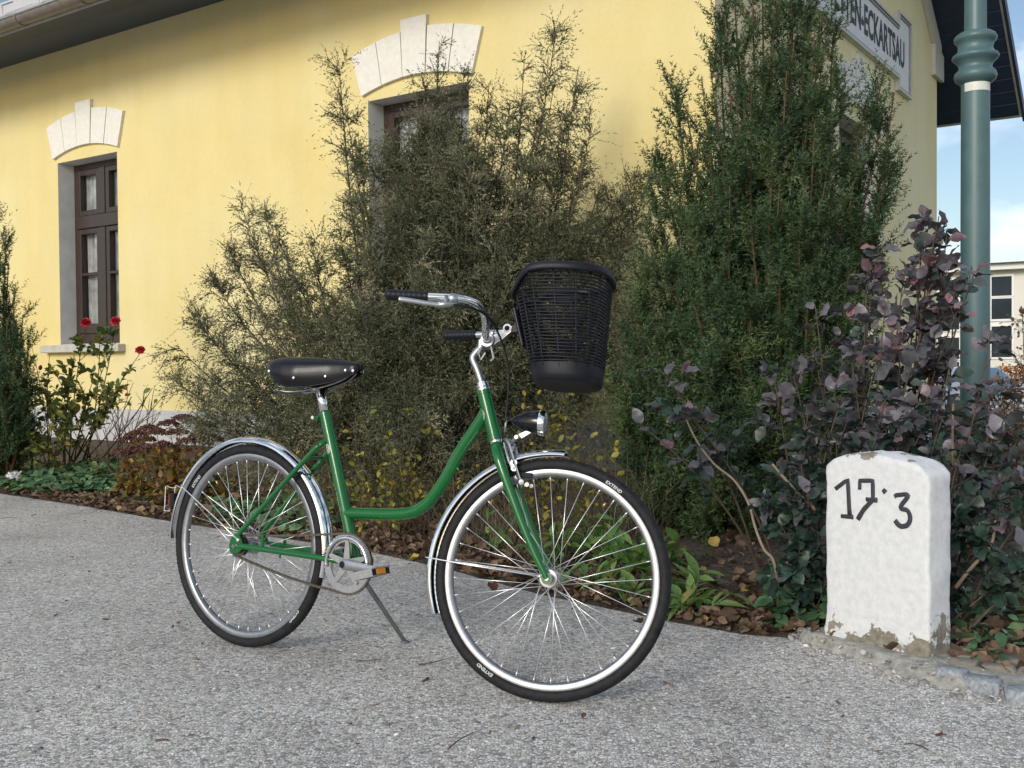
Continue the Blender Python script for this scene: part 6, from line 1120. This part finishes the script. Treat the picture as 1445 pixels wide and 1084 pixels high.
# --- leaf litter: one mass, with the clearest leaves lying on it as things
def litter_spots(n, r, far=1.6):
    s_ = r.uniform(cum[3] - 1.0, cum[-1] - 3.0, n); u = r.exponential(.42, n) + .02; u = np.where(u > far, r.uniform(.02, far, n), u); x = np.interp(s_, cum, EDGE[:, 0]) + bdir[0] * u; y = np.interp(s_, cum, EDGE[:, 1]) + bdir[1] * u; return np.array([(a, b_, bed_z(a, b_)) for a, b_ in zip(x, y)])
CURLED = leaf_template([(.16, .22), (.40, .36), (.68, .30), (.88, .14)], .75, -.35, .06)
r = np.random.default_rng(91); O = litter_spots(8000, r); n = len(O); O[:, 2] += r.uniform(.002, .030, n); a = r.uniform(0, 2 * np.pi, n); D = np.stack([np.cos(a), np.sin(a), r.normal(0, .25, n)], 1); X, Y, Z = leaf_frames(D, r, 1.0, .6); S_ = r.lognormal(-3.25, .35, n); V, F = scatter(CURLED[0], [CURLED[1]], O, X, Y, Z, np.stack([S_, S_, S_ * r.uniform(.4, 1.3, n)], 1))
tag(link('leaf_litter', np_mesh('leaf_litter', V, F, M['dry_leaf'], np.repeat(np.clip(r.normal(.38, .25, n), 0, 1), len(CURLED[0])), True)), 'brown dead leaves and mulch covering the edge of the bed', 'leaf litter', kind='stuff')
r = np.random.default_rng(92); n = 2600; O = litter_spots(n, r, 1.2); O[:, 2] += .008; a = r.uniform(0, 2 * np.pi, n); d = np.stack([np.cos(a), np.sin(a), r.normal(0, .12, n)], 1); Ls = r.uniform(.03, .14, n)[:, None, None]; s = np.linspace(-.5, .5, 4)[None, :, None]; Pl = O[:, None] + Ls * (d[:, None] * s + r.normal(0, .15, (n, 3))[:, None] * s * s); V, F = tubes_np(Pl, np.full(n, .0015), np.full(n, .0007), 3)
tag(link('twig_litter', np_mesh('twig_litter', V, [F], M['straw'], np.repeat(r.random(n), 12), True)), 'short dry twigs and stalks mixed into the leaf litter', 'twig litter', kind='stuff')
def lone_leaf(p, s, label, mat, r, group=None, tpl=CURLED, flat=.35):
    a = r.uniform(0, 2 * np.pi); d = np.array([[math.cos(a), math.sin(a), .1]]); X, Y, Z = leaf_frames(d, r, 1.0, flat); me = lone_leaf.me.setdefault(mat, leaf_mesh(tpl, 'fallen_leaf', M[mat])); o = link('fallen_leaf', me, None, Matrix(((X[0, 0] * s, Y[0, 0] * s, Z[0, 0] * s, p[0]), (X[0, 1] * s, Y[0, 1] * s, Z[0, 1] * s, p[1]), (X[0, 2] * s, Y[0, 2] * s, Z[0, 2] * s, p[2]), (0, 0, 0, 1)))); tag(o, label, 'leaf', group)
lone_leaf.me = {}
r = np.random.default_rng(93)
for (x, y), s, lab, m_ in (((1049, 835), .055, 'yellow dead leaf on the soil between the green plants and milestone', 'yellow_single'), ((1094, 866), .045, 'small pale yellow dead leaf at the path edge left of the milestone', 'yellow_single'), ((1043, 858), .055, 'red-brown curled leaf just below the yellow one on the soil', 'dry_leaf_single'),
        ((1075, 878), .060, 'brown curled leaf at the very edge of the asphalt left of the kerb', 'dry_leaf_single'), ((575, 792), .070, 'brown curled leaf at the path edge right of the pedal', 'dry_leaf_single'), ((662, 810), .070, 'brown dead leaf beside the front mudguard at the path edge', 'dry_leaf_single'), ((700, 836), .065, 'brown dead leaf seen through the left half of the front wheel', 'dry_leaf_single'),
        ((905, 880), .055, 'tan dead leaf seen through the lower right of the front wheel', 'dry_leaf_single'), ((205, 728), .060, 'brown dead leaf at the path edge left of the tail light', 'dry_leaf_single'), ((1360, 893), .060, 'orange-brown dead leaf behind the granite setts', 'dry_leaf_single'), ((1405, 898), .060, 'brown dead leaf at the right end behind the granite setts', 'dry_leaf_single')):
    p = on_plane(x, y, (0, 0, .03), (0, 0, 1)); p[2] = max(.012, bed_z(p[0], p[1])) + .02; lone_leaf(p, s, lab, m_, r)
M['red_leaf'] = foliage('red_brown_fallen_leaf', [(0, (.22, .05, .03)), (1, (.30, .08, .045))], .6, .3, .1, True, 40)
for (x, y), s, lab, m_ in (((1320, 1038), .030, 'small red-brown leaf lying alone on the asphalt below the milestone', 'red_leaf'), ((1330, 951), .018, 'tiny orange-red leaf on the blue granite sett', 'red_leaf'), ((252, 880), .030, 'dry brown leaf scrap on the asphalt left of the rear tyre', 'dry_leaf_single'), ((378, 868), .022, 'dry brown leaf scrap on the asphalt inside the rear wheel', 'dry_leaf_single'), ((822, 1014), .022, 'dark brown leaf scrap on the asphalt below the front tyre', 'dry_leaf_single'), ((1186, 994), .018, 'pale tan leaf scrap on the asphalt left of the kerb', 'dry_leaf_single')):
    p = on_plane(x, y, (0, 0, .008), (0, 0, 1)); lone_leaf(p, s, lab, m_, r, None, CURLED, .15)
for pts, lab in (([(632, 1057), (650, 1045), (672, 1032)], 'thin dark twig on the asphalt below the front wheel'), ([(590, 938), (612, 936), (636, 928)], 'thin twig on the asphalt left of the front tyre'), ([(503, 932), (520, 934), (538, 930)], 'reddish twig on the asphalt under the pedal'), ([(1310, 1058), (1290, 1052), (1275, 1050)], 'short dark twig near the red leaf'), ([(2, 732), (12, 731), (26, 731)], 'short twig on the asphalt at the far left')):
    c_ = spline([on_plane(x, y, (0, 0, .006), (0, 0, 1)) + [0, 0, .004 * (i % 2)] for i, (x, y) in enumerate(pts)], 5); o0 = c_[0].copy(); b = MB(); b.tube(c_ - o0, np.linspace(.0022, .0010, len(c_)), 5); tag(b.build('twig', M['bark'], None, True, Matrix.Translation(Vector(o0))), lab, 'twig')
# crumpled paper on the ivy
r = np.random.default_rng(95); pp_ = P(18, 671, 8.0); g_ = 9; V = [(( i / (g_ - 1) - .5) * .10 + r.normal(0, .006), (j / (g_ - 1) - .5) * .07 + r.normal(0, .006), .016 * math.sin(i * 1.3) * math.cos(j * 1.1) + r.normal(0, .005)) for j in range(g_) for i in range(g_)]
b = MB(); b.add(V, [(j * g_ + i, j * g_ + i + 1, j * g_ + g_ + i + 1, j * g_ + g_ + i) for j in range(g_ - 1) for i in range(g_ - 1)]); tag(b.build('paper_scrap', M['paper'], None, False, Matrix.Translation(Vector(pp_)) @ Matrix.Rotation(.7, 4, 'X')), 'small crumpled pale paper scrap lying on the green ivy', 'litter')
# --- meadow grass and orange hedge beyond
r = np.random.default_rng(96); n = 9000; x = r.uniform(2.2, 8.5, n); y = r.uniform(6.5, 14, n); ok = ((np.stack([x, y], 1) - CW[:2]) @ WV[:2] > .4); x, y = x[ok], y[ok]; n = len(x); O = np.stack([x, y, np.full(n, -.035)], 1); d = r.normal(0, .35, (n, 3)); d[:, 2] = 1; Pl = O[:, None] + (r.uniform(.05, .16, n)[:, None, None]) * (unit(d)[:, None] * np.linspace(0, 1, 2)[None, :, None]); sd_ = unit(np.cross(d, r.normal(size=d.shape))) * .004; V = np.stack([Pl[:, 0] - sd_, Pl[:, 0] + sd_, Pl[:, 1]], 1).reshape(-1, 3); tag(link('grass', np_mesh('grass', V, [np.arange(len(V)).reshape(-1, 3)], M['grass'], np.repeat(r.random(n), 3))), 'rough grass beyond the post and shrubs', 'grass', kind='stuff')
r = np.random.default_rng(97); hb_ = P(1446, 540, 33); hb_[2] = -.6; n = 2600; O = hb_ + np.stack([r.uniform(-.9, 2.2, n), r.uniform(-.3, .3, n), r.beta(2, 1.2, n) * 1.38], 1); X, Y, Z = rand_frames(n, r, .8); V, F = scatter(OVAL[0], [OVAL[1]], O, X, Y, Z, r.uniform(.06, .12, n)); oh = root_at('orange_hedge', hb_, 'low orange autumn hedge far behind at the right edge', 'hedge'); k_ = link('foliage', np_mesh('foliage', rel(V, hb_), F, M['orange_leaf'], np.repeat(r.random(n), len(OVAL[0])), True), oh); k_['kind'] = 'stuff'
hs_ = hb_ + np.stack([r.uniform(-.5, 1.5, 30), r.uniform(-.1, .1, 30), np.full(30, -.2)], 1); hp_ = np.stack([hs_, hs_ + np.array([0, 0, 1.2]) + r.normal(0, .08, (30, 3))], 1); V, F = tubes_np(hp_, np.full(30, .02), np.full(30, .006), 4); link('stems', np_mesh('stems', rel(V, hb_), [F], M['bark']), oh)
